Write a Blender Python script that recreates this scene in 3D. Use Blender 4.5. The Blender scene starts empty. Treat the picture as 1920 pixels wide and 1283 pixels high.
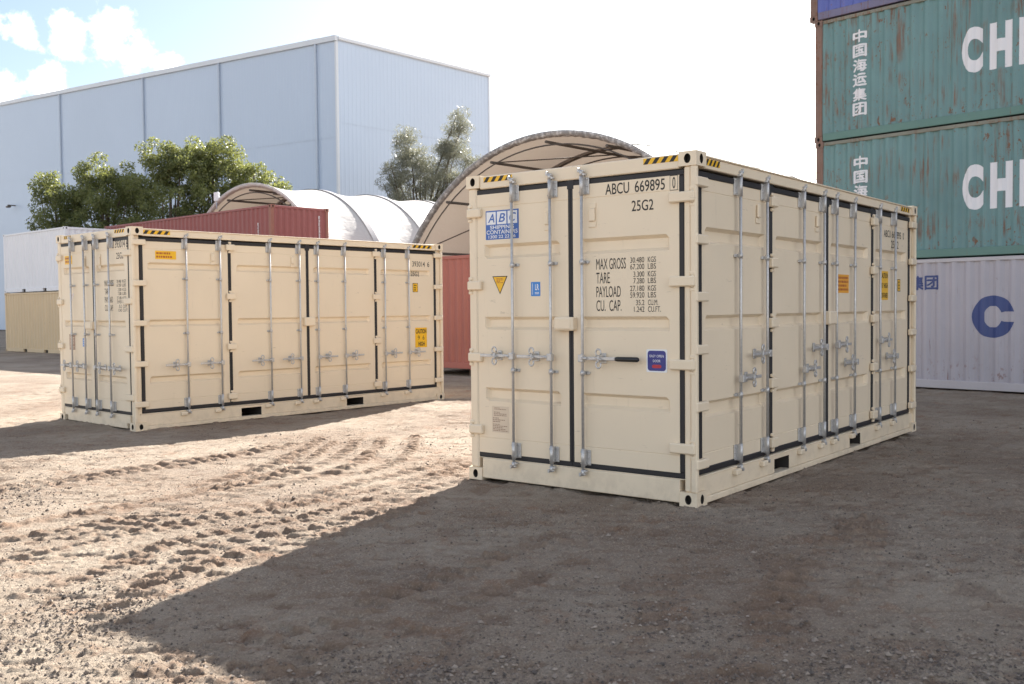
import bpy, bmesh, math, random
import numpy as np
from mathutils import Vector, Matrix

SC = bpy.context.scene
COL = SC.collection
random.seed(7)

# ------------------------------------------------------------------ camera
cam_d = bpy.data.cameras.new('camera')
cam = bpy.data.objects.new('camera', cam_d); COL.objects.link(cam); SC.camera = cam
cam_d.sensor_fit = 'HORIZONTAL'; cam_d.sensor_width = 36.0; cam_d.lens = 34.533
cam_d.clip_start = 0.05; cam_d.clip_end = 3000
PITCH, ROLL, CAMH = -0.0345, -0.0093, 1.6399
_f = Vector((0, math.cos(PITCH), math.sin(PITCH))); _r = Vector((1, 0, 0)); _u = _r.cross(_f)
_r2 = _r*math.cos(ROLL) + _u*math.sin(ROLL); _u2 = -_r*math.sin(ROLL) + _u*math.cos(ROLL)
cam.matrix_world = Matrix(((_r2.x, _u2.x, -_f.x, 0), (_r2.y, _u2.y, -_f.y, 0), (_r2.z, _u2.z, -_f.z, CAMH), (0, 0, 0, 1)))
cam_d.dof.use_dof = True; cam_d.dof.focus_distance = 9.5; cam_d.dof.aperture_fstop = 4.5

# ------------------------------------------------------------------ sky and sun
SUN_DIR = Vector((0.3173, 0.7911, 0.5230)).normalized()        # towards the sun
SUN_EL = math.asin(SUN_DIR.z); SUN_AZ = math.atan2(SUN_DIR.x, SUN_DIR.y)
world = bpy.data.worlds.new('World'); SC.world = world; world.use_nodes = True
wn = world.node_tree; wn.nodes.clear()
def wnode(t, **k):
    n = wn.nodes.new(t)
    for a, b in k.items(): setattr(n, a, b)
    return n
sky = wnode('ShaderNodeTexSky', sky_type='NISHITA', sun_disc=False)
sky.sun_elevation = SUN_EL; sky.sun_rotation = SUN_AZ; sky.altitude = 20
sky.air_density = 1.0; sky.dust_density = 1.3; sky.ozone_density = 1.0
SKY_STRENGTH = 0.052
bg = wnode('ShaderNodeBackground'); bg.inputs['Strength'].default_value = SKY_STRENGTH
wout = wnode('ShaderNodeOutputWorld')
geo = wnode('ShaderNodeTexCoord')
# cumulus puffs: caps on the sphere broken up by noise, those in view listed here
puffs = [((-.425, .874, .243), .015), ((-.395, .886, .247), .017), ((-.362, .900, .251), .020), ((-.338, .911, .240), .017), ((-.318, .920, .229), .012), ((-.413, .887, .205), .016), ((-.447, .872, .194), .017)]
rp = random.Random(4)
for i in range(80):  # unseen puffs added outside the view to raise the fill light
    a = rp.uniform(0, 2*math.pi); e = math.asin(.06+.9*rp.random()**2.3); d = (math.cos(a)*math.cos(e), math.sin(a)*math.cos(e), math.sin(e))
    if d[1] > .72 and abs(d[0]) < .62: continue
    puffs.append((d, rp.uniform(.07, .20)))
nz = wnode('ShaderNodeTexNoise'); nz.inputs['Scale'].default_value = 21; nz.inputs['Detail'].default_value = 9; nz.inputs['Roughness'].default_value = .66
wn.links.new(geo.outputs['Generated'], nz.inputs['Vector'])
acc = None
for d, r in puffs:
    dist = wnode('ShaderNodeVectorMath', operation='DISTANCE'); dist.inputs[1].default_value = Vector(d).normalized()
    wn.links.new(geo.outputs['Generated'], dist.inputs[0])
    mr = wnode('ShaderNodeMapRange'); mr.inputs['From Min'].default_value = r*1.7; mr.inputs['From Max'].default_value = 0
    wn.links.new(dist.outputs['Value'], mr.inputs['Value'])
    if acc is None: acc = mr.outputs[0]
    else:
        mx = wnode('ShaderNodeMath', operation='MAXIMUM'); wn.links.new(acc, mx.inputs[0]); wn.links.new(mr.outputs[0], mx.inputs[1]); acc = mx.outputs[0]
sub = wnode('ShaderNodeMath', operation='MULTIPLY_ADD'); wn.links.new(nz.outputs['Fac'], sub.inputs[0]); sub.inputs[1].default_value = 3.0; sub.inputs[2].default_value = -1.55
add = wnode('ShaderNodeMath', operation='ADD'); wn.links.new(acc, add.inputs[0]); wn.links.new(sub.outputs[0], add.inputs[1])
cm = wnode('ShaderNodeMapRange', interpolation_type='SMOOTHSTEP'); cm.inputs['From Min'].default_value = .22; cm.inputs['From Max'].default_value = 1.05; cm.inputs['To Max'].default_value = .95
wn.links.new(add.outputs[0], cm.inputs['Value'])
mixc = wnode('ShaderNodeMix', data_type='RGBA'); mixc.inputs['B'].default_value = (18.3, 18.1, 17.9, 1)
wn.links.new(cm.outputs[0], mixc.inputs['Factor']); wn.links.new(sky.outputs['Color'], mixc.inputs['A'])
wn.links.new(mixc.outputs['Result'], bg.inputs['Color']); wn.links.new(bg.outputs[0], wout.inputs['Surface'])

sun_d = bpy.data.lights.new('sun', 'SUN'); sun_d.energy = 5.0; sun_d.angle = math.radians(.53); sun_d.color = (1, .94, .86)
sun = bpy.data.objects.new('sun', sun_d); COL.objects.link(sun); sun.rotation_euler = SUN_DIR.to_track_quat('Z', 'Y').to_euler()
sun.location = (10, 30, 30)

SC.view_settings.view_transform = 'Standard'; SC.view_settings.look = 'None'
SC.view_settings.exposure = 1.8; SC.view_settings.gamma = 1.0; SC.view_settings.use_curve_mapping = False
SC.cycles.max_bounces = 8; SC.cycles.diffuse_bounces = 5; SC.cycles.transparent_max_bounces = 8
SC.cycles.use_denoising = True

# ------------------------------------------------------------------ materials
MATS = {}
def new_mat(name):
    m = bpy.data.materials.new(name); m.use_nodes = True; MATS[name] = m
    nt = m.node_tree; b = nt.nodes['Principled BSDF']
    return m, nt, b
def N(nt, t, **k):
    n = nt.nodes.new(t)
    for a, b in k.items():
        if a in n.inputs: n.inputs[a].default_value = b
        else: setattr(n, a, b)
    return n
def noise(nt, vec, scale, detail=4, rough=.55, stretch=None):
    if stretch:
        mp = N(nt, 'ShaderNodeMapping'); mp.inputs['Scale'].default_value = stretch
        nt.links.new(vec, mp.inputs['Vector']); vec = mp.outputs[0]
    n = N(nt, 'ShaderNodeTexNoise'); n.inputs['Scale'].default_value = scale; n.inputs['Detail'].default_value = detail; n.inputs['Roughness'].default_value = rough
    nt.links.new(vec, n.inputs['Vector']); return n.outputs['Fac']
def ramp(nt, fac, lo, hi, a=0., b=1.):
    m = N(nt, 'ShaderNodeMapRange'); m.interpolation_type = 'SMOOTHSTEP'
    m.inputs['From Min'].default_value = lo; m.inputs['From Max'].default_value = hi; m.inputs['To Min'].default_value = a; m.inputs['To Max'].default_value = b
    nt.links.new(fac, m.inputs['Value']); return m.outputs[0]
def mixcol(nt, fac, a, b):
    m = N(nt, 'ShaderNodeMix', data_type='RGBA')
    if isinstance(fac, float): m.inputs['Factor'].default_value = fac
    else: nt.links.new(fac, m.inputs['Factor'])
    for s, v in (('A', a), ('B', b)):
        if isinstance(v, tuple): m.inputs[s].default_value = (*v, 1)
        else: nt.links.new(v, m.inputs[s])
    return m.outputs['Result']
def math_(nt, op, a, b):
    m = N(nt, 'ShaderNodeMath', operation=op)
    for i, v in enumerate((a, b)):
        if isinstance(v, (int, float)): m.inputs[i].default_value = v
        else: nt.links.new(v, m.inputs[i])
    return m.outputs[0]
def bump(nt, b, h, strength, dist):
    n = N(nt, 'ShaderNodeBump'); n.inputs['Strength'].default_value = strength; n.inputs['Distance'].default_value = dist
    nt.links.new(h, n.inputs['Height']); nt.links.new(n.outputs[0], b.inputs['Normal'])
def objco(nt, raw=False):
    o = N(nt, 'ShaderNodeTexCoord').outputs['Object']
    if raw: return o
    v = N(nt, 'ShaderNodeVectorMath', operation='ADD'); nt.links.new(o, v.inputs[0]); nt.links.new(N(nt, 'ShaderNodeObjectInfo').outputs['Location'], v.inputs[1])
    return v.outputs[0]

def simple(name, col, rough=.5, metal=0., var=.06, scale=6., bmp=0., spec=.5):
    m, nt, b = new_mat(name); co = objco(nt)
    f = noise(nt, co, scale)
    dark = tuple(c*(1-2.2*var) for c in col); lite = tuple(min(1, c*(1+2.0*var)) for c in col)
    nt.links.new(mixcol(nt, f, dark, lite), b.inputs['Base Color'])
    b.inputs['Roughness'].default_value = rough; b.inputs['Metallic'].default_value = metal; b.inputs['Specular IOR Level'].default_value = spec
    if bmp: bump(nt, b, noise(nt, co, scale*7, 3), .4, bmp)
    return m
def paint(name, col, dirt=(.30, .24, .17), rough=.42):
    """new container paint: faint mottling, dust near small marks, soft sheet ripple"""
    m, nt, b = new_mat(name); co = objco(nt)
    c1 = mixcol(nt, noise(nt, co, 1.3, 3), tuple(c*.92 for c in col), tuple(min(1, c*1.04) for c in col))
    streak = noise(nt, co, 3.2, 5, .62, (6, 6, .5)); spots = noise(nt, co, 38, 3, .6)
    k = math_(nt, 'MULTIPLY', ramp(nt, streak, .60, .80), .14)
    k2 = math_(nt, 'MULTIPLY', ramp(nt, spots, .70, .78), .35)
    sp = N(nt, 'ShaderNodeSeparateXYZ'); nt.links.new(objco(nt, True), sp.inputs[0])       # mud splashed up from the yard
    mud = math_(nt, 'MULTIPLY', ramp(nt, sp.outputs['Z'], .34, .0), ramp(nt, noise(nt, co, 7, 6, .7), .42, .64))
    scuff = math_(nt, 'MULTIPLY', ramp(nt, noise(nt, co, 4.3, 5, .7, (1, 1, 5)), .66, .70), .30)
    k = math_(nt, 'MAXIMUM', math_(nt, 'MAXIMUM', k, scuff), math_(nt, 'MULTIPLY', mud, .22))
    c2 = mixcol(nt, math_(nt, 'MAXIMUM', k, k2), c1, dirt)
    nt.links.new(c2, b.inputs['Base Color'])
    nt.links.new(ramp(nt, noise(nt, co, 5, 4), .3, .7, rough-.06, rough+.12), b.inputs['Roughness'])
    h = math_(nt, 'ADD', math_(nt, 'MULTIPLY', noise(nt, co, 1.7, 2), 1.0), math_(nt, 'MULTIPLY', noise(nt, co, 160, 2), .02))
    bump(nt, b, h, .25, .012)
    return m
def worn(name, col, rust=(.17, .065, .03), amount=.5, fade=.12, top_rust=0., zoff=0.):
    """old container paint with rust runs, chips and fading"""
    m, nt, b = new_mat(name); co = objco(nt)
    base = mixcol(nt, noise(nt, co, .9, 5, .6), tuple(c*(1-fade*1.6) for c in col), tuple(min(1, c*(1+fade)+.012) for c in col))
    base = mixcol(nt, math_(nt, 'MULTIPLY', ramp(nt, noise(nt, co, 2.6, 4, .6, (5, 5, .25)), .45, .75), .35), base, tuple(min(1, c*.78+.05) for c in col))
    run = ramp(nt, noise(nt, co, 2.1, 6, .68, (7, 7, .42)), .66-.10*amount, .74-.06*amount)
    run = math_(nt, 'MULTIPLY', run, ramp(nt, noise(nt, co, 1.5, 2), .42, .62))
    chip = ramp(nt, noise(nt, co, 13, 5, .7, (1, 1, .6)), .69-.06*amount, .73-.06*amount)
    chip = math_(nt, 'MULTIPLY', chip, ramp(nt, noise(nt, co, 1.15, 3), .40, .60))       # chips come in colonies, not evenly
    k = math_(nt, 'MAXIMUM', math_(nt, 'MULTIPLY', run, .75), math_(nt, 'MULTIPLY', chip, .85))
    # corrosion where water sits: the foot of the wall
    if top_rust > 0:
        sp = N(nt, 'ShaderNodeSeparateXYZ'); nt.links.new(objco(nt, True), sp.inputs[0])
        foot = ramp(nt, sp.outputs['Z'], zoff+1.0, zoff+.12, 0., 1.)
        pat = ramp(nt, noise(nt, co, 5.5, 6, .7, (1.7, 1.7, 1.)), .56, .66)
        k = math_(nt, 'MAXIMUM', k, math_(nt, 'MULTIPLY', math_(nt, 'MULTIPLY', foot, pat), top_rust))
    rc = mixcol(nt, noise(nt, co, 22, 4), tuple(c*.55 for c in rust), tuple(c*1.7 for c in rust))
    nt.links.new(mixcol(nt, k, base, rc), b.inputs['Base Color'])
    nt.links.new(ramp(nt, k, 0, .8, .5, .85), b.inputs['Roughness'])
    h = math_(nt, 'ADD', math_(nt, 'MULTIPLY', k, -.25), noise(nt, co, 2.2, 3)); bump(nt, b, h, .3, .014)
    return m
CREAM = paint('cream_paint', (.80, .675, .505))
GASK = simple('black_rubber', (.016, .015, .018), .55, var=.15, bmp=.001)
GALV, _nt, _b = new_mat('galvanised_steel'); _co = objco(_nt)
_nt.links.new(mixcol(_nt, noise(_nt, _co, 45, 4), (.42, .41, .40), (.66, .65, .64)), _b.inputs['Base Color'])
_b.inputs['Metallic'].default_value = .55; _nt.links.new(ramp(_nt, noise(_nt, _co, 30, 3), .3, .7, .34, .52), _b.inputs['Roughness'])
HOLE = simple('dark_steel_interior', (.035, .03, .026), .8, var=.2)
BLACKPRINT = simple('black_print', (.018, .015, .014), .55, var=.1)
WHITEPRINT = simple('white_print', (.78, .79, .81), .5, var=.03)
YELLOW = simple('yellow_vinyl', (.83, .47, .015), .4, var=.04)
ORANGE = simple('orange_vinyl', (.80, .36, .02), .4, var=.05)
ORANGEPRINT = simple('red_brown_print', (.42, .11, .02), .5, var=.1)
BLUE = simple('blue_vinyl', (.045, .13, .42), .4, var=.05)
SKYBLUE = simple('light_blue_vinyl', (.04, .22, .60), .4, var=.05)
NAVY = simple('navy_vinyl', (.035, .04, .22), .4, var=.05)
REDPRINT = simple('red_print', (.45, .03, .05), .5)
PALEPLATE = simple('stamped_plate', (.66, .55, .42), .45, .1, var=.05)
PLATEPRINT = simple('plate_print', (.33, .22, .16), .6)
PINKVINYL = simple('faded_white_vinyl', (.75, .68, .63), .5, var=.05)
BROWNPLATE = simple('brown_plate', (.36, .22, .16), .5, .2, var=.12, scale=30)
GRIP = simple('black_grip', (.012, .012, .013), .4, var=.1)
TEAL = worn('teal_paint', (.132, .250, .256), amount=1.75, top_rust=1.0, fade=.2)
TEALRAIL = worn('teal_rail_paint', (.10, .205, .18), amount=.5)
TEALTOP = worn('weathered_top_rail', (.20, .20, .16), amount=1.9, fade=.3)
RUSTPOST = worn('rusted_post', (.20, .115, .085), rust=(.16, .07, .04), amount=2.0, fade=.35)
PALEGREY = worn('pale_grey_paint', (.42, .395, .435), amount=.35, top_rust=.6)
PALEGREYRAIL = worn('pale_grey_rail', (.48, .45, .47), amount=.2)
VIOLET = worn('violet_blue_paint', (.10, .13, .42), amount=.9)
VIOLETRAIL = worn('violet_rail', (.16, .15, .25), amount=1.6, fade=.3)
MAROON = worn('maroon_paint', (.255, .062, .056), amount=.05, fade=.08)
MAROONRUST = worn('maroon_post', (.27, .095, .06), amount=.7)
BRICKRED = worn('brick_red_paint', (.36, .105, .075), rust=(.25, .12, .08), amount=.2, fade=.1)
WHITEPAINT = worn('white_paint', (.74, .74, .77), amount=-.4, fade=.03)
TANPAINT = worn('tan_paint', (.63, .475, .29), amount=-.1, fade=.06)
LETWHITE = worn('worn_white_lettering', (.74, .73, .76), rust=(.13, .25, .24), amount=.25, fade=.04)
LETBLUE = worn('worn_blue_lettering', (.035, .06, .20), rust=(.35, .34, .37), amount=.0, fade=.1)
STEEL = simple('painted_steel_tube', (.10, .085, .075), .55, .2, var=.1)
CLAD = simple('steel_cladding', (.46, .545, .67), .42, 0, var=.025, scale=.15)
CLADTRIM = simple('cladding_trim', (.60, .63, .67), .4, 0, var=.03, scale=.5)
PIPE = simple('downpipe_paint', (.45, .515, .60), .45, 0, var=.05)
BARK = simple('bark', (.10, .075, .055), .9, 0, var=.25, scale=9, bmp=.02)

def fabric(name, col, trans, tcol, wr=.5):
    m, nt, b = new_mat(name); co = objco(nt)
    c = mixcol(nt, noise(nt, co, .8, 5, .6), tuple(x*.9 for x in col), tuple(min(1, x*1.05) for x in col))
    nt.links.new(c, b.inputs['Base Color']); b.inputs['Roughness'].default_value = .6
    h = noise(nt, co, 1.6, 4, .6, (1, 2.5, 1)); bump(nt, b, h, wr, .06)
    t = N(nt, 'ShaderNodeBsdfTranslucent'); t.inputs['Color'].default_value = (*tcol, 1)
    mx = N(nt, 'ShaderNodeMixShader'); mx.inputs[0].default_value = trans
    nt.links.new(b.outputs[0], mx.inputs[1]); nt.links.new(t.outputs[0], mx.inputs[2])
    nt.links.new(mx.outputs[0], nt.nodes['Material Output'].inputs['Surface'])
    return m
FABRIC = fabric('woven_shelter_fabric', (.51, .495, .475), .14, (.56, .465, .375))
HEM = fabric('fabric_hem', (.34, .32, .31), .12, (.5, .46, .43), 1.0)
_nt = HEM.node_tree; _co = objco(_nt)
_nt.links.new(mixcol(_nt, ramp(_nt, noise(_nt, _co, 7.5, 4, .65), .46, .64), (.25, .235, .23), (.58, .56, .55)), _nt.nodes['Principled BSDF'].inputs['Base Color'])

HEMLIGHT = fabric('pale_fabric_hem', (.62, .58, .55), .2, (.5, .46, .42), .7)
RIBSHADE = simple('grey_rib_shade', (.20, .20, .225), .7, var=.1)  # grey for the shadow bands painted along the shelter ribs
def leafmat(name, cols, trans, tcol):
    m, nt, b = new_mat(name)
    g = N(nt, 'ShaderNodeNewGeometry'); r = N(nt, 'ShaderNodeValToRGB')
    nt.links.new(g.outputs['Random Per Island'], r.inputs[0])
    el = r.color_ramp.elements; el[0].color = (*cols[0], 1); el[1].color = (*cols[-1], 1)
    for i, c in enumerate(cols[1:-1]): el.new((i+1)/(len(cols)-1)).color = (*c, 1)
    nt.links.new(r.outputs[0], b.inputs['Base Color']); b.inputs['Roughness'].default_value = .45
    t = N(nt, 'ShaderNodeBsdfTranslucent'); t.inputs['Color'].default_value = (*tcol, 1)
    mx = N(nt, 'ShaderNodeMixShader'); mx.inputs[0].default_value = trans
    nt.links.new(b.outputs[0], mx.inputs[1]); nt.links.new(t.outputs[0], mx.inputs[2])
    nt.links.new(mx.outputs[0], nt.nodes['Material Output'].inputs['Surface'])
    return m
LEAF = leafmat('broadleaf', [(.065, .085, .035), (.095, .12, .045), (.13, .152, .058), (.165, .172, .075)], .42, (.28, .30, .085))
NEEDLE = leafmat('casuarina_needles', [(.11, .115, .09), (.15, .155, .12), (.19, .195, .15)], .35, (.28, .285, .19))

# ground: sandy dirt
GROUND, nt, b = new_mat('packed_dirt'); co = objco(nt)
c = mixcol(nt, ramp(nt, noise(nt, co, .55, 6, .62), .34, .66), (.230, .175, .132), (.338, .283, .222))
c = mixcol(nt, math_(nt, 'MULTIPLY', ramp(nt, noise(nt, co, .8, 6, .65, (1, 1.4, 1)), .56, .68), .7), c, (.195, .150, .118))
c = mixcol(nt, math_(nt, 'MULTIPLY', ramp(nt, noise(nt, co, 2.7, 5, .65), .56, .70), .6), c, (.25, .14, .085))
c = mixcol(nt, math_(nt, 'MULTIPLY', ramp(nt, noise(nt, co, 70, 4, .7), .50, .64), .55), c, (.47, .40, .32))
c = mixcol(nt, math_(nt, 'MULTIPLY', ramp(nt, noise(nt, co, 110, 3, .7), .57, .66), .6), c, (.11, .09, .075))
ta = N(nt, 'ShaderNodeAttribute'); ta.attribute_name = 'turned'           # freshly turned, redder soil
c = mixcol(nt, math_(nt, 'MULTIPLY', ta.outputs['Fac'], .55), c, (.19, .115, .075))
nt.links.new(c, b.inputs['Base Color']); b.inputs['Roughness'].default_value = .95; b.inputs['Specular IOR Level'].default_value = .2
h = math_(nt, 'ADD', noise(nt, co, 42, 6, .72), math_(nt, 'MULTIPLY', noise(nt, co, 150, 3, .7), .35)); bump(nt, b, h, .9, .022)
STONE, nt, b = new_mat('gravel_stone')
g = N(nt, 'ShaderNodeNewGeometry'); r = N(nt, 'ShaderNodeValToRGB'); nt.links.new(g.outputs['Random Per Island'], r.inputs[0])
r.color_ramp.elements[0].color = (.09, .075, .066, 1); r.color_ramp.elements[1].color = (.34, .285, .235, 1); r.color_ramp.elements.new(.6).color = (.19, .148, .118, 1)
nt.links.new(r.outputs[0], b.inputs['Base Color']); b.inputs['Roughness'].default_value = .9

# ------------------------------------------------------------------ mesh helpers
def tag(o, label=None, cat=None, group=None, kind=None):
    if label: o['label'] = label
    if cat: o['category'] = cat
    if group: o['group'] = group
    if kind: o['kind'] = kind
    return o
def empty(name, loc, yaw, label, cat, group=None):
    o = bpy.data.objects.new(name, None); COL.objects.link(o); o.location = loc; o.rotation_euler = (0, 0, yaw); o.empty_display_size = .3
    return tag(o, label, cat, group)
F_ID = lambda u, w, z: (u, w, z)
def F_END(u, w, z): return (-w, u, z)        # door end of a container: x = 0, u runs along y
def F_SIDE(u, w, z): return (u, -w, z)       # long side of a container: y = 0, u runs along x
DIRN = {F_END: -1, F_SIDE: 1, F_ID: 1}       # which way text runs along u

class MB:
    def __init__(s, F=F_ID): s.F = F; s.v = []; s.f = []; s.m = []; s.s = []; s.mi = 0
    def pt(s, u, w, z): s.v.append(s.F(u, w, z)); return len(s.v)-1
    def face(s, idx, smooth=False): s.f.append(tuple(idx)); s.m.append(s.mi); s.s.append(smooth)
    def box(s, u0, u1, w0, w1, z0, z1, c=.004):
        lo = (min(u0, u1), min(w0, w1), min(z0, z1)); hi = (max(u0, u1), max(w0, w1), max(z0, z1))
        c = min([c]+[(hi[i]-lo[i])*.45 for i in range(3)])
        if c <= 0:
            i = [s.pt(x, y, z) for x in (lo[0], hi[0]) for y in (lo[1], hi[1]) for z in (lo[2], hi[2])]
            for q in ((0, 1, 3, 2), (4, 6, 7, 5), (0, 4, 5, 1), (2, 3, 7, 6), (0, 2, 6, 4), (1, 5, 7, 3)): s.face([i[k] for k in q])
            return
        I = {}
        for sx in (0, 1):
            for sy in (0, 1):
                for sz in (0, 1):
                    sg = (sx, sy, sz)
                    for ax in range(3):
                        p = []
                        for k in range(3):
                            e = hi[k] if sg[k] else lo[k]
                            p.append(e if k == ax else e - (c if sg[k] else -c))
                        I[sg, ax] = s.pt(*p)
        for ax in range(3):
            a, b_ = [(1, 2), (0, 2), (0, 1)][ax]
            for sd in (0, 1):
                q = []
                for (p, r) in ((0, 0), (1, 0), (1, 1), (0, 1)):
                    g = [0, 0, 0]; g[ax] = sd; g[a] = p; g[b_] = r; q.append(I[tuple(g), ax])
                s.face(q)
            for p in (0, 1):
                for r in (0, 1):
                    g0 = [0, 0, 0]; g0[a] = p; g0[b_] = r; g1 = list(g0); g1[ax] = 1
                    s.face([I[tuple(g0), a], I[tuple(g1), a], I[tuple(g1), b_], I[tuple(g0), b_]])
        for sx in (0, 1):
            for sy in (0, 1):
                for sz in (0, 1): s.face([I[(sx, sy, sz), k] for k in range(3)])
    def tube(s, pts, r, n=8, caps=True, radii=None):
        P = [Vector(s.F(*p)) for p in pts]; rings = []
        prev = None
        for i, p in enumerate(P):
            t = (P[min(i+1, len(P)-1)] - P[max(i-1, 0)]).normalized()
            a = prev if prev is not None else (Vector((0, 0, 1)) if abs(t.z) < .9 else Vector((1, 0, 0)))
            a = (a - t*a.dot(t)).normalized(); prev = a; b_ = t.cross(a)
            rr = radii[i] if radii else r; ring = []
            for k in range(n):
                q = p + (a*math.cos(2*math.pi*k/n) + b_*math.sin(2*math.pi*k/n))*rr
                s.v.append(tuple(q)); ring.append(len(s.v)-1)
            rings.append(ring)
        for a, b_ in zip(rings, rings[1:]):
            for k in range(n): s.face((a[k], a[(k+1) % n], b_[(k+1) % n], b_[k]), True)
        if caps: s.face(rings[0][::-1]); s.face(rings[-1])
    def poly(s, pts):                         # flat polygon from (u,w,z) points
        s.face([s.pt(*p) for p in pts])
    def prism(s, pts2, w0, w1):               # (u,z) outline pushed from w0 to w1
        a = [s.pt(u, w0, z) for u, z in pts2]; b_ = [s.pt(u, w1, z) for u, z in pts2]
        s.face(a); s.face(b_[::-1])
        for i in range(len(a)):
            j = (i+1) % len(a); s.face((a[i], b_[i], b_[j], a[j]))
    def build(s, name, mats, parent=None, recalc=True):
        me = bpy.data.meshes.new(name); me.from_pydata(s.v, [], s.f)
        for m in (mats if isinstance(mats, (list, tuple)) else [mats]): me.materials.append(m)
        me.polygons.foreach_set('material_index', s.m); me.polygons.foreach_set('use_smooth', s.s)
        if recalc:
            bm = bmesh.new(); bm.from_mesh(me); bmesh.ops.recalc_face_normals(bm, faces=bm.faces); bm.to_mesh(me); bm.free()
        me.update()
        o = bpy.data.objects.new(name, me); COL.objects.link(o)
        if parent: o.parent = parent
        return o

_tc = {}
def text_geo(body, bold=0., shear=0.):
    k = (body, bold, shear)
    if k in _tc: return _tc[k]
    cu = bpy.data.curves.new('lettering', 'FONT'); cu.body = body; cu.offset = bold; cu.shear = shear; cu.resolution_u = 5; cu.fill_mode = 'FRONT'
    ob = bpy.data.objects.new('lettering', cu)
    me = ob.to_mesh(); v = np.array([q.co[:2] for q in me.vertices]); f = [tuple(p.vertices) for p in me.polygons]
    ob.to_mesh_clear(); bpy.data.objects.remove(ob); bpy.data.curves.remove(cu)
    v -= v.min(0); v /= v.max(0)
    _tc[k] = (v, f); return _tc[k]
def put_text(mb, body, u0, u1, z0, z1, w, bold=0., shear=0.):
    """text between u0 (its left, seen from outside) and u1 (its right)"""
    v, f = text_geo(body, bold, shear); base = len(mb.v)
    for a, c in v: mb.pt(u0+(u1-u0)*a, w, z0+(z1-z0)*c)
    for q in f: mb.face([base+i for i in q])

# ------------------------------------------------------------------ ground
_rs = np.random.RandomState(11); _LAT = _rs.rand(256, 256)
def vnoise(x, y, ox=0):
    x = x + ox*17.31; y = y + ox*9.77
    xi = np.floor(x).astype(int); yi = np.floor(y).astype(int); fx = x-xi; fy = y-yi
    fx = fx*fx*fx*(fx*(fx*6-15)+10); fy = fy*fy*fy*(fy*(fy*6-15)+10)
    g = lambda a, c: _LAT[a % 256, c % 256]
    return (g(xi, yi)*(1-fx)+g(xi+1, yi)*fx)*(1-fy) + (g(xi, yi+1)*(1-fx)+g(xi+1, yi+1)*fx)*fy
def sstep(x, a, b_):
    t = np.clip((x-a)/(b_-a), 0, 1); return t*t*(3-2*t)
TRACKS = [([(-4.0, 6.57), (-3.68, 7.04), (-3.34, 7.42), (-2.96, 7.95), (-2.67, 8.52), (-2.23, 9.17), (-1.75, 10.16), (-1.64, 11.37), (-1.69, 12.82)], .085, 1.1),
          ([(-3.1, 8.56), (-2.7, 9.14), (-2.38, 9.64), (-2.04, 10.49), (-1.95, 11.52), (-2.01, 12.58)], .085, 1.0),
          ([(-2.25, 5.03), (-2.2, 5.89), (-2.18, 6.56), (-2.0, 6.93), (-1.75, 7.16), (-1.43, 7.4), (-1.17, 7.98), (-.91, 8.78), (-.49, 9.33), (-.33, 9.65)], .09, 1.25),
          ([(-2.2, 5.8), (-2.06, 6.1), (-1.88, 6.5), (-1.66, 6.85), (-1.30, 7.16), (-1.0, 7.7), (-.72, 8.5)], .085, 1.15),
          ([(-3.22, 7.24), (-2.67, 7.94), (-1.9, 8.6), (-1.48, 9.27), (-1.13, 9.79), (-.59, 10.63)], .085, .9),
          ([(-2.97, 9.35), (-2.57, 10.45), (-2.49, 11.88), (-2.54, 12.89)], .09, .9),
          ([(-5.1, 8.78), (-4.51, 9.57), (-3.8, 10.52), (-3.01, 11.46), (-2.71, 12.37)], .1, .9),
          ([(-4.6, 6.2), (-4.1, 7.2), (-3.3, 8.3), (-2.75, 9.0), (-2.4, 9.9)], .08, .8),
          ([(-1.75, 4.45), (-1.36, 4.8), (-1.11, 4.98), (-.95, 5.05), (-.78, 5.45), (-.39, 5.99), (.14, 6.78), (.75, 7.34)], .10, 1.2),
          ([(-1.45, 4.15), (-1.0, 4.55), (-.6, 5.0), (-.2, 5.5), (.4, 6.3)], .09, 1.0),
          ([(-1.62, 4.6), (-1.45, 4.42), (-1.2, 4.5)], .09, 1.0),
          ([(1.5, 5.5), (1.75, 5.97), (2.24, 6.85), (2.71, 7.54)], .10, 1.1), ([(2.0, 5.6), (2.14, 5.95), (2.44, 6.69), (2.72, 7.35)], .10, 1.1),
          ([(-3.9, 7.55), (-3.3, 8.25), (-2.85, 8.95), (-2.45, 9.75), (-2.25, 10.8), (-2.25, 12.3)], .06, 1.0),
          ([(-2.9, 7.35), (-2.4, 7.8), (-1.75, 8.3), (-1.3, 8.95), (-.95, 9.5), (-.45, 10.3)], .06, .95),
          ([(-2.6, 6.6), (-2.2, 7.15), (-1.7, 7.7), (-1.35, 8.35), (-1.0, 9.0), (-.6, 9.9)], .06, .95),
          ([(-3.5, 6.3), (-3.0, 7.0), (-2.45, 7.5), (-2.0, 8.1), (-1.6, 8.75)], .06, .8),
          ([(-5.6, 8.0), (-4.8, 8.9), (-4.1, 9.8), (-3.4, 10.7), (-3.0, 11.8)], .07, .95),
          ([(-1.5, 9.9), (-1.25, 10.6), (-1.2, 11.6), (-1.3, 13.0)], .07, 1.0), ([(-3.4, 4.9), (-2.9, 5.6), (-2.6, 6.2), (-2.45, 6.9)], .07, .7),
          ([(.96, 4.21), (1.22, 4.77), (1.46, 5.48), (1.88, 6.42)], .12, .9), ([(.3, 3.8), (.6, 4.6), (.75, 5.4), (1.1, 6.3)], .12, .7)]
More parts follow.
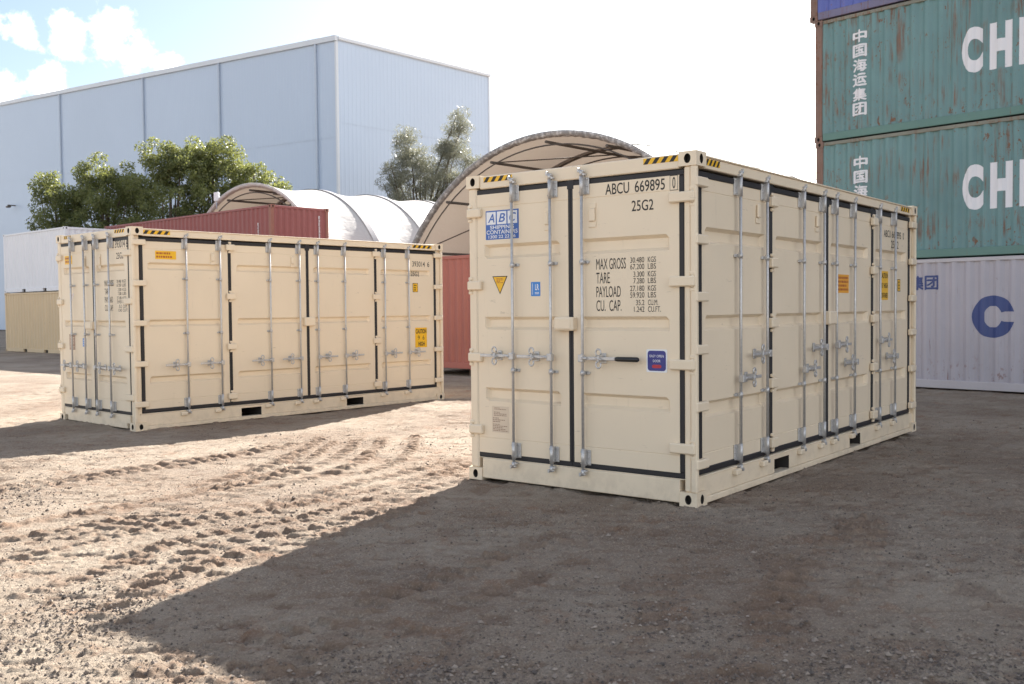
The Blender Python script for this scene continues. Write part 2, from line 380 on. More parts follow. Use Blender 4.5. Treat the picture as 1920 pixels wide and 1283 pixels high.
def bezier_path(pts, n=160):
    P = np.array(pts, float); t = np.linspace(0, len(P)-1, n); i = np.clip(t.astype(int), 0, len(P)-2); f = (t-i)[:, None]
    g = lambda k: P[np.clip(k, 0, len(P)-1)]
    p0, p1, p2, p3 = g(i-1), g(i), g(i+1), g(i+2)
    return .5*((2*p1)+(-p0+p2)*f+(2*p0-5*p1+4*p2-p3)*f*f+(-p0+3*p1-3*p2+p3)*f**3)
def ground_z(x, y, fine=True, mask=None):
    x = np.asarray(x, float); y = np.asarray(y, float)
    z = -.05*sstep(y, 10.5, 13.5) + .03*(vnoise(x*.35, y*.35, 1)-.5) - .004
    if not fine: return z
    fade = 1-sstep(np.hypot(x, y-6), 16, 24)
    loose = sstep(vnoise(x*.6, y*.6, 2), .25, .7)
    amp = fade*(.55+.75*loose)
    z = z + amp*(.016*(vnoise(x*2.3, y*2.3, 3)-.5) + .008*(vnoise(x*5.5+vnoise(x*3, y*3, 9), y*7, 4)-.5))
    wx = x+.03*(vnoise(x*14, y*14, 14)-.5); wy = y+.03*(vnoise(x*14, y*14, 24)-.5)
    n = vnoise(wx*9, wy*13, 5); z = z + amp*(.006*(n-.5)) - fade*.012*sstep(n, .70, .80)*(.3+loose)          # scuffs and pits
    m_ = vnoise(wx*25, wy*31, 6); z = z + amp*.004*(m_-.5) + fade*.007*sstep(m_, .70, .80)                  # crumbs
    k_ = vnoise(x*52, y*57, 7); z = z + amp*.004*(k_-.5) + fade*.0055*sstep(k_, .68, .80)
    z = z + fade*.004*(vnoise(x*85, y*90, 25)-.5)
    n2 = vnoise(wx*5.1, wy*8.9, 8); z = z - fade*.015*sstep(n2, .74, .80)
    if mask is not None: mask += .55*sstep(n2, .70, .82)+.4*sstep(n, .68, .80)+.3*sstep(m_, .72, .85)
    for (bx, by, ya) in ((1.4924, 7.9294, .9053), (-5.3267, 13.8194, .8374)):      # dirt gathered along the container feet
        lx = (x-bx)*math.cos(ya)+(y-by)*math.sin(ya); ly = -(x-bx)*math.sin(ya)+(y-by)*math.cos(ya)
        d = np.hypot(np.maximum(np.maximum(-lx, lx-6.058), 0), np.maximum(np.maximum(-ly, ly-2.438), 0))
        h_ = vnoise(x*3.1, y*3.1, 31)*.6+vnoise(x*11, y*11, 32)*.4
        z = z + .024*np.exp(-(d/.10)**2)*sstep(h_, .38, .75)*(.6+.8*vnoise(x*31, y*31, 33))
    for pts, wd, st in TRACKS:
        C = bezier_path(pts); sel = (x > C[:, 0].min()-.6) & (x < C[:, 0].max()+.6) & (y > C[:, 1].min()-.6) & (y < C[:, 1].max()+.6)
        if not sel.any(): continue
        xs = x[sel]; ys = y[sel]; best = np.full(xs.shape, 9.); arc = np.zeros(xs.shape); sd = np.zeros(xs.shape); L = 0
        for a, c in zip(C[:-1], C[1:]):
            d = c-a; l = math.hypot(*d)
            if l < 1e-6: continue
            d = d/l; px = xs-a[0]; py = ys-a[1]; t = np.clip(px*d[0]+py*d[1], 0, l)
            dd = np.hypot(px-t*d[0], py-t*d[1]); m = dd < best
            best = np.where(m, dd, best); arc = np.where(m, L+t, arc); sd = np.where(m, np.sign(d[0]*py-d[1]*px), sd); L += l
        off = best*sd; win = 1-sstep(best, wd*.75, wd*1.2)
        brk = .55+.45*sstep(vnoise(xs*1.7, ys*1.7, 12), .22, .50)
        cr = vnoise(xs*17, ys*19, 18); cr2 = vnoise(xs*41, ys*43, 19)
        ph = arc/(.20 if wd > .08 else .145) + .15*(vnoise(xs*4, ys*4, 17)-.5) + .16*(cr-.5) + off*1.5
        lug = sstep(np.sin(2*np.pi*ph)+.6*(cr-.5)+.4*(cr2-.5), -.15, .40)*(.65+.6*vnoise(xs*3.1, ys*3.1, 23))*(1+.35*sstep(ys, 8, 11))
        berm = np.exp(-((best-wd*1.45)/.045)**2)
        z[sel] += fade[sel]*st*brk*(win*(.030*lug-.014+.006*(cr2-.5)) + .010*berm*sstep(cr, .35, .8))
        if mask is not None: mask[sel] += brk*(.9*win*np.clip(lug, .15, 1)+.25*berm)
    return z
def build_ground():
    levels = [(-3.6, 4.0, 3.0, 8.0, .0125), (-7.6, 7.2, 2.4, 13.2, .025), (-12., 12., 0., 24., .05), (-40., 40., -20., 60., .4), (-600., 600., -600., 800., 20.)]
    V = []; Fq = []; base = 0; grids = []; MK = []
    for k, (x0, x1, y0, y1, h) in enumerate(levels):
        nx = int(round((x1-x0)/h)); ny = int(round((y1-y0)/h))
        X, Y = np.meshgrid(np.linspace(x0, x1, nx+1), np.linspace(y0, y1, ny+1), indexing='ij')
        mk = np.zeros(X.size); Z = ground_z(X.ravel(), Y.ravel(), k < 3, mk).reshape(X.shape); grids.append((X, Y, Z, nx, ny)); MK.append(mk)
    for k in range(len(levels)-1):            # stitch: the rim of each finer patch follows the coarser one
        x0, x1, y0, y1, h = levels[k]; X, Y, Z, nx, ny = grids[k]; X2, Y2, Z2, _, _ = grids[k+1]; c0, _, d0, _, H = levels[k+1]
        ax = X2[:, 0]; ay = Y2[0]
        for yy, row in ((y0, 0), (y1, ny)):
            j = int(round((yy-d0)/H)); Z[:, row] = np.interp(X[:, row], ax, Z2[:, j])
        for xx, cl in ((x0, 0), (x1, nx)):
            i = int(round((xx-c0)/H)); Z[cl, :] = np.interp(Y[cl, :], ay, Z2[i, :])
    for k, (x0, x1, y0, y1, h) in enumerate(levels):
        X, Y, Z, nx, ny = grids[k]; V.append(np.c_[X.ravel(), Y.ravel(), Z.ravel()])
        i, j = np.meshgrid(np.arange(nx), np.arange(ny), indexing='ij'); keep = np.ones(i.shape, bool)
        if k:
            a0, a1, b0, b1, _ = levels[k-1]; cx = x0+(i+.5)*h; cy = y0+(j+.5)*h
            keep = ~((cx > a0) & (cx < a1) & (cy > b0) & (cy < b1))
        i = i[keep]; j = j[keep]; q = i*(ny+1)+j+base
        Fq.append(np.c_[q, q+ny+1, q+ny+2, q+1]); base += (nx+1)*(ny+1)
    V = np.concatenate(V); Fq = np.concatenate(Fq)
    me = bpy.data.meshes.new('ground'); me.vertices.add(len(V)); me.vertices.foreach_set('co', V.ravel())
    me.loops.add(Fq.size); me.loops.foreach_set('vertex_index', Fq.ravel().astype(np.int32))
    me.polygons.add(len(Fq)); me.polygons.foreach_set('loop_start', np.arange(0, Fq.size, 4, dtype=np.int32)); me.polygons.foreach_set('loop_total', np.full(len(Fq), 4, np.int32))
    me.polygons.foreach_set('use_smooth', np.ones(len(Fq), bool)); me.update(calc_edges=True); me.materials.append(GROUND)
    at_ = me.attributes.new('turned', 'FLOAT', 'POINT'); at_.data.foreach_set('value', np.clip(np.concatenate(MK), 0, 1).astype(np.float32))
    o = bpy.data.objects.new('ground', me); COL.objects.link(o); tag(o, kind='structure')
build_ground()

# ------------------------------------------------------------------ container pieces
def casting(mb, u0, u1, v0, v1, z0, z1, holes):
    """corner fitting block; holes is a set of faces among -x +x -y +y, each an oval opening"""
    def oval(face):
        n = 16; ax = face[1]; sd = face[0] == '+'
        a0, a1 = (v0, v1) if ax == 'x' else (u0, u1)
        pos = (u1 if sd else u0) if ax == 'x' else (v1 if sd else v0); inn = -.055 if sd else .055
        ca = (a0+a1)/2; cz = (z0+z1)/2; ra = .030; rz = .040
        P = (lambda a, z, d: (pos+d, a, z)) if ax == 'x' else (lambda a, z, d: (a, pos+d, z))
        O = []; I = []; R = []
        for k in range(n):
            t = 2*math.pi*(k+.5)/n; c, s_ = math.cos(t), math.sin(t)
            O.append(mb.pt(*P(ca+ra*c, cz+rz*s_, 0))); I.append(mb.pt(*P(ca+ra*c, cz+rz*s_, inn)))
            m = max(abs(c), abs(s_)); R.append(mb.pt(*P(ca+(a1-a0)/2*c/m, cz+(z1-z0)/2*s_/m, 0)))
        for k in range(n):
            j = (k+1) % n; mb.face((R[k], R[j], O[j], O[k]))
            mb.mi = 1; mb.face((O[k], O[j], I[j], I[k])); mb.mi = 0
        for k in (1, 5, 9, 13):               # block corners
            c = mb.pt(*P(a1 if k in (13, 1) else a0, z1 if k in (1, 5) else z0, 0)); mb.face((R[k], c, R[(k+1) % n])) if False else None
            mb.face((R[k], R[(k+1) % n], c)) if False else None
        mb.mi = 1; mb.face(I); mb.mi = 0
        # square off the four corners
        for (sa, sz) in ((1, 1), (0, 1), (0, 0), (1, 0)):
            best = sorted(range(n), key=lambda k: abs((math.cos(2*math.pi*(k+.5)/n) > 0) - sa)*9 + abs((math.sin(2*math.pi*(k+.5)/n) > 0) - sz)*9 + abs(abs(math.cos(2*math.pi*(k+.5)/n)) - abs(math.sin(2*math.pi*(k+.5)/n))))[:2]
            c = mb.pt(*P(a1 if sa else a0, z1 if sz else z0, 0)); mb.face((R[best[0]], c, R[best[1]]))
    def flat(face):
        ax = face[1]; sd = face[0] == '+'
        if ax == 'x': x = u1 if sd else u0; mb.poly([(x, v0, z0), (x, v1, z0), (x, v1, z1), (x, v0, z1)])
        elif ax == 'y': y = v1 if sd else v0; mb.poly([(u0, y, z0), (u1, y, z0), (u1, y, z1), (u0, y, z1)])
        else: z = z1 if sd else z0; mb.poly([(u0, v0, z), (u1, v0, z), (u1, v1, z), (u0, v1, z)])
    for f in ('-x', '+x', '-y', '+y'): oval(f) if f in holes else flat(f)
    flat('-z'); flat('+z')
def castings(root, L, W, H, mat):
    for x in (0, 1):
        for y in (0, 1):
            for z in (0, 1):
                mb = MB(); casting(mb, 0 if not x else L-.178, .178 if not x else L, 0 if not y else W-.162, .162 if not y else W,
                                   0 if not z else H-.118, .118 if not z else H, {'-x' if not x else '+x', '-y' if not y else '+y'})
                mb.build('corner_casting', [mat, HOLE], root, recalc=False)
def corr_profile(u0, u1, pitch, depth):
    n = max(1, round((u1-u0)/pitch)); p = (u1-u0)/n; out = []
    for k in range(n):
        a = u0+k*p
        out += [(a, 0), (a+p*.24, 0), (a+p*.5, -depth), (a+p*.76, -depth)]
    return out+[(u1, 0)]
def corr_wall(root, name, mat, P, u0, u1, z0, z1, pitch, depth):
    prof = corr_profile(u0, u1, pitch, depth); mb = MB(); prev = None
    for u, w in prof:
        a = mb.pt(*P(u, w, z0)); b_ = mb.pt(*P(u, w, z1))
        if prev: mb.face((prev[0], a, b_, prev[1]))
        prev = (a, b_)
    return mb.build(name, mat, root, recalc=False)
def corr_container(label, loc, yaw, L, W, H, wall, rail, post, top=None, pitch=.278, forks=False, cat='container', group=None, endpitch=.25, cast=None):
    r = empty('shipping_container', loc, yaw, label, cat, group); top = top or rail
    castings(r, L, W, H, cast or post)
    pw = .16
    for x in (0, 1):
        for y in (0, 1):
            mb = MB(); xa = .006 if not x else L-.006-pw; ya = .006 if not y else W-.006-.12
            mb.box(xa, xa+pw, ya, ya+.12, .116, H-.116, .012); mb.build('corner_post', post, r)
    for y in (0, 1):
        ya = .012 if not y else W-.012-.09
        mb = MB()
        if forks:
            c = L/2; xs = [.176, c-1.025-.18, c-1.025+.18, c+1.025-.18, c+1.025+.18, L-.176]
            mb.box(xs[0], xs[1], ya, ya+.09, .02, .17); mb.box(xs[2], xs[3], ya, ya+.09, .02, .17); mb.box(xs[4], xs[5], ya, ya+.09, .02, .17)
            for i in (1, 3): mb.box(xs[i]-.001, xs[i+1]+.001, ya+.002, ya+.088, .145, .168)
        else: mb.box(.176, L-.176, ya, ya+.09, .02, .18, .008)
        mb.build('bottom_rail', rail, r)
        if forks:
            for i in (1, 3):
                mb = MB(); mb.mi = 0; yy = (ya+.02, ya+.5) if not y else (ya-.43, ya+.07)
                mb.box(xs[i]+.001, xs[i+1]-.001, yy[0]+.06, yy[1], .021, .143, 0); mb.build('fork_pocket', HOLE, r)
        mb = MB(); mb.box(.176, L-.176, ya+.006, ya+.075, H-.085, H-.012, .006); mb.build('top_rail', top, r)
    for x in (0, 1):
        xa = .012 if not x else L-.012-.09
        mb = MB(); mb.box(xa, xa+.09, .16, W-.16, .02, .17, .006); mb.build('bottom_rail', rail, r)
        mb = MB(); mb.box(xa, xa+.08, .16, W-.16, H-.10, H-.012, .006); mb.build('top_rail', top, r)
    corr_wall(r, 'side_wall', wall, lambda u, w, z: (u, .03-w, z), .166, L-.166, .17, H-.07, pitch, .045)
    corr_wall(r, 'side_wall', wall, lambda u, w, z: (u, W-.03+w, z), .166, L-.166, .17, H-.07, pitch, .036)
    corr_wall(r, 'end_wall', wall, lambda u, w, z: (.03-w, u, z), .126, W-.126, .16, H-.09, endpitch, .036)
    corr_wall(r, 'end_wall', wall, lambda u, w, z: (L-.03+w, u, z), .126, W-.126, .16, H-.09, endpitch, .036)
    mb = MB(); prof = corr_profile(.1, L-.1, .3, .02); prev = None
    for u, w in prof:
        a = mb.pt(u, .06, H-.03+w); b_ = mb.pt(u, W-.06, H-.03+w)
        if prev: mb.face((prev[0], a, b_, prev[1]))
        prev = (a, b_)
    mb.build('roof', wall, r)
    mb = MB(); mb.box(.1, L-.1, .1, W-.1, .13, .16, 0); mb.build('floor', HOLE, r)
    return r
def wall_letters(root, name, mat, prof, pieces, w0=.03, lift=.003):
    """lettering painted on a corrugated side wall: cut at every fold and laid on the folds"""
    bm = bmesh.new()
    for body, u0, u1, z0, z1, bold in pieces:
        if callable(body): v, f = body()
        else: v, f = text_geo(body, 0. if bold == 'thick' else bold)
        # heavy brush strokes: the glyph laid down several times, each coat a hair above the last
        for k_, (du, dz_) in enumerate([(0, 0), (.009, .003), (-.009, -.003), (.002, .009), (-.002, -.009)] if bold == 'thick' else [(0, 0)]):
            vs = [bm.verts.new((u0+(u1-u0)*a+du, -.0007*k_, z0+(z1-z0)*c+dz_)) for a, c in v]
            for q in f:
                try: bm.faces.new([vs[i] for i in q])
                except ValueError: pass
    lo = min(p[1] for p in pieces)-.02; hi = max(p[2] for p in pieces)+.02
    for u, _ in prof:
        if lo < u < hi: bmesh.ops.bisect_plane(bm, geom=bm.verts[:]+bm.edges[:]+bm.faces[:], dist=1e-5, plane_co=(u, 0, 0), plane_no=(1, 0, 0))
    us = [p[0] for p in prof]; ws = [p[1] for p in prof]
    for v in bm.verts: v.co.y += w0 - np.interp(v.co.x, us, ws) - lift
    me = bpy.data.meshes.new(name); bm.to_mesh(me); bm.free(); me.materials.append(mat)
    o = bpy.data.objects.new(name, me); COL.objects.link(o); o.parent = root; return o

# ---- door leaf pieces
def door_panel(root, F, u0, u1, z0, z1, w, ru0, ru1, recs, seams=(), dep=.042):
    U = sorted({u0, ru0, ru0+.03, ru1-.03, ru1, u1}); Z = {z0, z1}
    for a, c in recs: Z |= {a, a+.028, c-.028, c}
    for q in seams: Z |= {q-.005, q, q+.005}
    Z = sorted(Z); mb = MB(F); idx = {}
    for u in U:
        for z in Z:
            d = 0
            if ru0+.02 < u < ru1-.02:
                for a, c in recs:
                    if a+.02 < z < c-.02: d = dep
            if any(abs(z-q) < 1e-6 for q in seams): d = .004
            idx[u, z] = mb.pt(u, w-d, z)
    for a, c in zip(U, U[1:]):
        for e, g in zip(Z, Z[1:]): mb.face((idx[a, e], idx[c, e], idx[c, g], idx[a, g]))
    # returned edges of the leaf
    ring = [(u0, z0), (u1, z0), (u1, z1), (u0, z1)]
    for (a, c), (e, g) in zip(ring, ring[1:]+ring[:1]): mb.poly([(a, w, c), (e, w, g), (e, w-.05, g), (a, w-.05, c)])
    return mb.build('door', CREAM, root, recalc=False)
def gasket(door, F, u0, u1, z0, z1, w, g, cap=None, wl=None, wr=None):
    """rubber seal round one leaf: u0,u1,z0,z1 is its outer edge"""
    wl = wl or g; wr = wr or g
    mb = MB(F); mb.box(u0, u1, w-.03, w, z1-g, z1, .006); mb.box(u0, u1, w-.03, w, z0, z0+g, .006)
    mb.box(u0, u0+wl, w-.031, w+.002, z0+g, z1-g, .006); mb.box(u1-wr, u1, w-.031, w+.002, z0+g, z1-g, .006)
    if cap: mb.box(cap-.045, cap+.045, w-.02, w+.006, z1-g-.035, z1+.022, .012)
    mb.build('gasket', GASK, door)
def lock_rod(door, F, u, w, z0, z1, panel_w, side, mids=(2.035, 1.065)):
    mb = MB(F); mb.tube([(u, w, z0), (u, w, z1)], .0135, 10)
    for z, s in ((z0, 1), (z1, -1)):          # cams
        mb.tube([(u, w, z), (u, w, z+s*.05)], .020, 10)
        mb.box(u-.026, u+.036, w-.018, w+.016, z+s*.004, z+s*.018, .003); mb.box(u+.020, u+.036, w-.02, w+.018, z-.010, z+.022, .003)
        mb.box(u-.04, u-.018, w-.02, w+.016, z+s*.03, z+s*.05, .003)
    mb.build('lock_rod', GALV, door)
    def bracket(za, zb, wide, bolts):
        m = MB(F); m.tube([(u, w, za), (u, w, zb)], .0185, 10)
        a = u+side*.016; b_ = u+side*(.016+wide*.66); m.box(a, b_, panel_w+.001, panel_w+.013, za+.012, zb-.012, .003)
        m.box(u-.018, u+.018, panel_w+.001, w, za+.01, zb-.01, .003)
        for k in range(bolts):
            zz = za+.03+(zb-za-.06)*(k/max(1, bolts-1)); m.box((a+b_)/2-.009, (a+b_)/2+.009, panel_w+.012, panel_w+.022, zz-.009, zz+.009, .004)
        m.tube([(u-.025, w, za+.03), (u+.025, w, za+.03)], .006, 6); m.tube([(u-.025, w, zb-.03), (u+.025, w, zb-.03)], .006, 6)
        m.build('rod_bracket', GALV, door)
    bracket(z1-.22, z1-.045, .055, 3); bracket(z0+.075, z0+.235, .055, 3)
    for z in mids: bracket(z-.024, z+.024, .05, 2)
def handle(door, F, u, w, z, d, panel_w, length=.37, grip=False):
    mb = MB(F); mb.box(u-d*.02, u+d*length, w+.022, w+.032, z-.014, z+.014, .004)
    mb.box(u-.026, u+.026, w-.01, w+.04, z-.035, z+.03, .006)
    mb.tube([(u+d*.02, w+.036, z), (u+d*.07, w+.036, z)], .012, 8)
    mb.build('handle', GALV, door)
    c = u+d*.19; m = MB(F)                    # catch with its two hooked rings
    m.box(c-.028, c+.028, panel_w+.001, panel_w+.014, z-.045, z+.045, .004); m.box(c-.012, c+.012, panel_w+.01, w+.05, z-.03, z+.03, .006)
    for s in (1, -1):
        pts = [(c+.026*math.cos(t)-.004, w+.045, z+s*(.052+.030*math.sin(t))) for t in [math.pi*(-.35+1.55*k/8) for k in range(9)]]
        m.tube(pts, .0085, 6)
    m.tube([(c-.03, w+.046, z-.012), (c+.03, w+.046, z+.012)], .010, 6)
    m.build('handle_catch', GALV, door)
    if grip:
        g = MB(F); g.tube([(u+d*(length-.015), w+.027, z), (u+d*(length+.005), w+.027, z), (u+d*(length+.20), w+.027, z), (u+d*(length+.212), w+.027, z)], .02, 12, radii=[.016, .021, .021, .014]); g.build('handle_grip', GRIP, door)
def sticker(door, F, u0, u1, z0, z1, w, mats, items, outline=None, name='sticker'):
    """u0 is the left edge seen from outside; items are (kind, ...) in 0..1 of the sticker"""
    mb = MB(F); U = lambda a: u0+(u1-u0)*a; Zz = lambda c: z0+(z1-z0)*c
    pts = outline or [(0, 0), (1, 0), (1, 1), (0, 1)]
    mb.prism([(U(a), Zz(c)) for a, c in pts], w+.0005, w+.002); lv = w+.0028
    for it in items:
        mb.mi = it[1]
        if it[0] == 'text': put_text(mb, it[2], U(it[3]), U(it[4]), Zz(it[5]), Zz(it[6]), lv, *(it[7:]))
        elif it[0] == 'poly': mb.poly([(U(a), lv, Zz(c)) for a, c in it[2]]); lv += .0006
        elif it[0] == 'lines':                # unreadable small print
            rr = random.Random(int(abs(u0*1000)+z0*77)); n, a0, a1, c0, c1 = it[2:]
            for k in range(n):
                cc = c1-(c1-c0)*(k+.5)/n; hh = (c1-c0)/n*.27; a = a0; end = a1 if rr.random() < .6 else a0+(a1-a0)*rr.uniform(.45, .9)
                while a < end-.02:
                    ln = min(rr.uniform(.04, .13), end-a); mb.poly([(U(a), lv, Zz(cc-hh)), (U(a+ln), lv, Zz(cc-hh)), (U(a+ln), lv, Zz(cc+hh)), (U(a), lv, Zz(cc+hh))]); a += ln+.028
    return mb.build(name, mats, door, recalc=False)
def rrect(a0, a1, c0, c1, ra, rc, n=4):
    out = []
    for (x, y, t0) in ((a1-ra, c1-rc, 0), (a0+ra, c1-rc, 90), (a0+ra, c0+rc, 180), (a1-ra, c0+rc, 270)):
        for k in range(n+1): t = math.radians(t0+90*k/n); out.append((x+ra*math.cos(t), y+rc*math.sin(t)))
    return out
def lettering(door, F, rows, w, name='lettering', mat=None):
    for r_ in rows:
        mb = MB(F); put_text(mb, r_[0], r_[1], r_[2], r_[3], r_[4], w+.0015, *(r_[5:])); mb.build(name, mat or BLACKPRINT, door, recalc=False)
def hazard(root, F, u0, u1, z0, z1, w, n=4):
    """black and yellow warning tape, u0 is left seen from outside"""
    mb = MB(F); mb.box(u0, u1, w+.0005, w+.0025, z0, z1, 0); mb.mi = 1; d = 1 if u1 > u0 else -1
    L = abs(u1-u0); p = L/n; sl = (z1-z0)*.75
    for k in range(-1, n+1):
        a = k*p
        q = [(a, 0), (a+p*.5, 0), (a+p*.5+sl, 1), (a+sl, 1)]
        def clip(t): return min(max(t, 0), L)
        # clip slanted stripe to the strip
        pts = []
        for (x, c), (x2, c2) in zip(q, q[1:]+q[:1]):
            seg = [(x, c)]
            for lim in (0, L):
                if (x-lim)*(x2-lim) < 0: t = (lim-x)/(x2-x); seg.append((lim, c+(c2-c)*t))
            seg = sorted(seg, key=lambda s_: abs(s_[0]-x)+abs(s_[1]-c)); pts += seg
        pts = [pp for pp in pts if -1e-9 <= pp[0] <= L+1e-9]
        if len(pts) >= 3: mb.poly([(u0+d*x, w+.0032, z0+(z1-z0)*c) for x, c in pts])
    mb.build('hazard_tape', [YELLOW, BLACKPRINT], root, recalc=False)
def hinge(door, F, ua, ub, z, w, pin_u, hh=.042, wd=.028, base=-.02):
    mb = MB(F); mb.box(ua, ub, w+base, w+wd, z-hh, z+hh, .010)
    mb.tube([(pin_u, w+wd*.2, z-hh-.012), (pin_u, w+wd*.2, z+hh+.012)], .012, 8)
    mb.box(pin_u-.024, pin_u+.024, w-.02, w+.008, z-hh-.040, z-hh-.010, .006); mb.box(pin_u-.024, pin_u+.024, w-.02, w+.008, z+hh+.010, z+hh+.040, .006)
    mb.build('hinge', CREAM, door)

L20, W8, H96 = 6.058, 2.438, 2.896
def side_opener(loc, yaw, label, spec):
    r = empty('shipping_container', loc, yaw, label, 'container', 'cream side opening containers')
    L, W, H = L20, W8, H96
    castings(r, L, W, H, CREAM)
    for x in (0, 1):
        for y in (0, 1):
            mb = MB(); xa = .012 if not x else L-.012-.13; ya = .056 if not y else W-.015-.10
            mb.box(xa, xa+.13, ya, ya+(.066 if not y else .10), .116, H-.116, .014)
            if not y: mb.box(.004 if not x else L-.05, .05 if not x else L-.004, .004, .06, .116, H-.116, .01)
            mb.build('corner_post', CREAM, r)
    # end header and sill, rails along the sides
    for x in (0, 1):
        xa = .008 if not x else L-.008-.09
        mb = MB(); mb.box(xa, xa+.09, .162, W-.162, 2.764, 2.884, .008); mb.build('door_header' if not x else 'top_rail', CREAM, r)
        mb = MB(); mb.box(xa, xa+.10, .163 if not spec['end_forks'] else .262, W-.163 if not spec['end_forks'] else W-.262, .024, .214, .006)
        if spec['end_forks']: mb.box(xa, xa+.10, .163, .2625, .10, .2135, .004); mb.box(xa, xa+.10, W-.2625, W-.163, .10, .2135, .004)
        mb.box(xa+.012, xa+.10, .1, W-.1, .2145, .221, .002)
        mb.build('door_sill' if not x else 'bottom_rail', CREAM, r)
    for y in (0, 1):
        ya = .022 if not y else W-.022-.08
        mb = MB(); mb.box(.178, L-.178, ya, ya+.08, 2.770, 2.862, .006); mb.box(.178, L-.178, ya-.012 if not y else ya, ya+.08 if not y else ya+.092, 2.862, 2.876, .003); mb.build('top_rail', CREAM, r)
        fk = spec['forks']; mb = MB(); a, b_ = (.034, .13) if not y else (W-.13, W-.034)
        xs = [.178, fk[0]-.18, fk[0]+.18, fk[1]-.18, fk[1]+.18, L-.178]
        for i in (0, 2, 4): mb.box(xs[i], xs[i+1], a if not y else b_-.012, a+.012 if not y else b_, .062, .225, .003)
        for i in (1, 3): mb.box(xs[i]-.002, xs[i+1]+.002, a+.003, b_-.003, .188, .223, .003)
        for q_ in (.05, L-.178): mb.box(q_, q_+.128, a if not y else b_-.012, a+.012 if not y else b_, .1185, .2245, .003)
        mb.box(.1, L-.1, a-.004, b_, .226, .240, .003)
        mb.box(.178, L-.178, a-.020 if not y else a, b_ if not y else b_+.02, .008, .060, .006)
        mb.build('bottom_rail', CREAM, r)
        if not y:
            for i in (1, 3):
                m = MB(); m.poly([(xs[i], .131, .05), (xs[i+1], .131, .05), (xs[i+1], .60, .05), (xs[i], .60, .05)]); m.poly([(xs[i], .60, .05), (xs[i+1], .60, .05), (xs[i+1], .60, .2), (xs[i], .60, .2)])
                m.poly([(xs[i], .04, .187), (xs[i+1], .04, .187), (xs[i+1], .60, .187), (xs[i], .60, .187)])
                for q in (0, 1): m.poly([(xs[i+q], .04, .06), (xs[i+q], .60, .06), (xs[i+q], .60, .187), (xs[i+q], .04, .187)])
                m.build('fork_pocket', HOLE, r, recalc=False)
    # walls not towards the camera, roof, floor, inner frame behind the seals
    corr_wall(r, 'side_wall', CREAM, lambda u, w, z: (u, W-.03+w, z), .14, L-.14, .22, 2.78, .278, .036)
    corr_wall(r, 'end_wall', CREAM, lambda u, w, z: (L-.03+w, u, z), .12, W-.12, .22, 2.78, .25, .036)
    mb = MB(); prev = None
    for u, w in corr_profile(.09, L-.09, .3, .02):
        a = mb.pt(u, .06, 2.862+w); b_ = mb.pt(u, W-.06, 2.862+w)
        if prev: mb.face((prev[0], a, b_, prev[1]))
        prev = (a, b_)
    mb.build('roof', CREAM, r)
    mb = MB(); mb.box(.11, L-.1, .14, W-.1, .195, .205, 0); mb.build('floor', HOLE, r)
    # ---- end doors (u = 0 at the near corner, growing to the left)
    F = F_END; pw = -.022; rw = .030; zt, zb = 2.760, .222; doors = {}
    for nm, a, c, ra, rc in (('right', .124, 1.245, .26, 1.137), ('left', 1.245, 2.366, 1.362, 2.236)):
        d = door_panel(r, F, a+(.044 if nm == 'right' else .026), c-(.026 if nm == 'right' else .044), zb+.046, zt-.046, pw, ra, rc, spec['end_rec'], (2.592, .412)); doors[nm] = d
        gasket(d, F, a, c, zb, zt, pw-.004, .050, 1.245 if nm == 'left' else None, .048 if nm == 'right' else .029, .029 if nm == 'right' else .048)
    for u in spec['end_rods']:
        d = doors['right' if u < 1.245 else 'left']; lock_rod(d, F, u, rw, .165, 2.832, pw, -1, spec['end_mids'])
    for (u, sgn, grip) in spec['end_handles']: handle(doors['right' if u < 1.245 else 'left'], F, u, rw, spec['end_hz'], sgn, pw, .37, grip)
    for z in (2.53, 1.845, 1.163, .475):
        hinge(doors['left'], F, 2.258, 2.425, z+.012, -.008, 2.40); hinge(doors['right'], F, .015, .25, z, -.008, .04)
    mb = MB(F); mb.box(1.18, 1.385, -.03, .055, 1.436, 1.556, .012); mb.box(1.20, 1.365, .053, .060, 1.452, 1.541, .006); mb.build('lock_box', CREAM, doors['left'])
    for a, c in ((1.47, 1.52), (.98, 1.04)):
        mb = MB(F); mb.box(a, c, pw+.001, pw+.024, 2.385, 2.50, .008); mb.box(a-.006, c+.006, pw+.001, pw+.01, 2.335, 2.385, .003); mb.box(a-.006, c+.006, pw+.001, pw+.01, 2.50, 2.545, .003)
        mb.build('vent', CREAM, doors['left' if a > 1.2 else 'right'])
    hazard(r, F, spec['ehaz'][0][0], spec['ehaz'][0][1], 2.824, 2.872, -.008); hazard(r, F, spec['ehaz'][1][0], spec['ehaz'][1][1], 2.824, 2.872, -.008)
    # ---- side doors: four leaves
    F = F_SIDE; pw = -.062; rw = -.014; zt, zb = 2.752, .246; div = [.142, 1.588, 3.030, 4.472, 5.916]; sd = []
    for i in range(4):
        a, c = div[i], div[i+1]; gl = .048 if i == 0 else .025; gr = .048 if i == 3 else .025
        d = door_panel(r, F, a+gl-.002, c-gr+.002, zb+.046, zt-.046, pw, a+.125, c-.125, spec['side_rec'], (2.592, .412), .045); sd.append(d)
        gasket(d, F, a, c, zb, zt, pw+.012, .052, c if i < 3 else None, gl, gr)
    for k, u in enumerate(spec['side_rods']):
        d = sd[k//2]; lock_rod(d, F, u, rw, .195, 2.815, pw, -1, spec['side_mids'])
        zz, sg = spec['side_handles'][k]; handle(d, F, u, rw, zz, sg, pw)
        mb = MB(F); mb.box(u-.13, u-.03, -.04, .012, .165, .218, .010); mb.build('cam_keeper', CREAM, r)
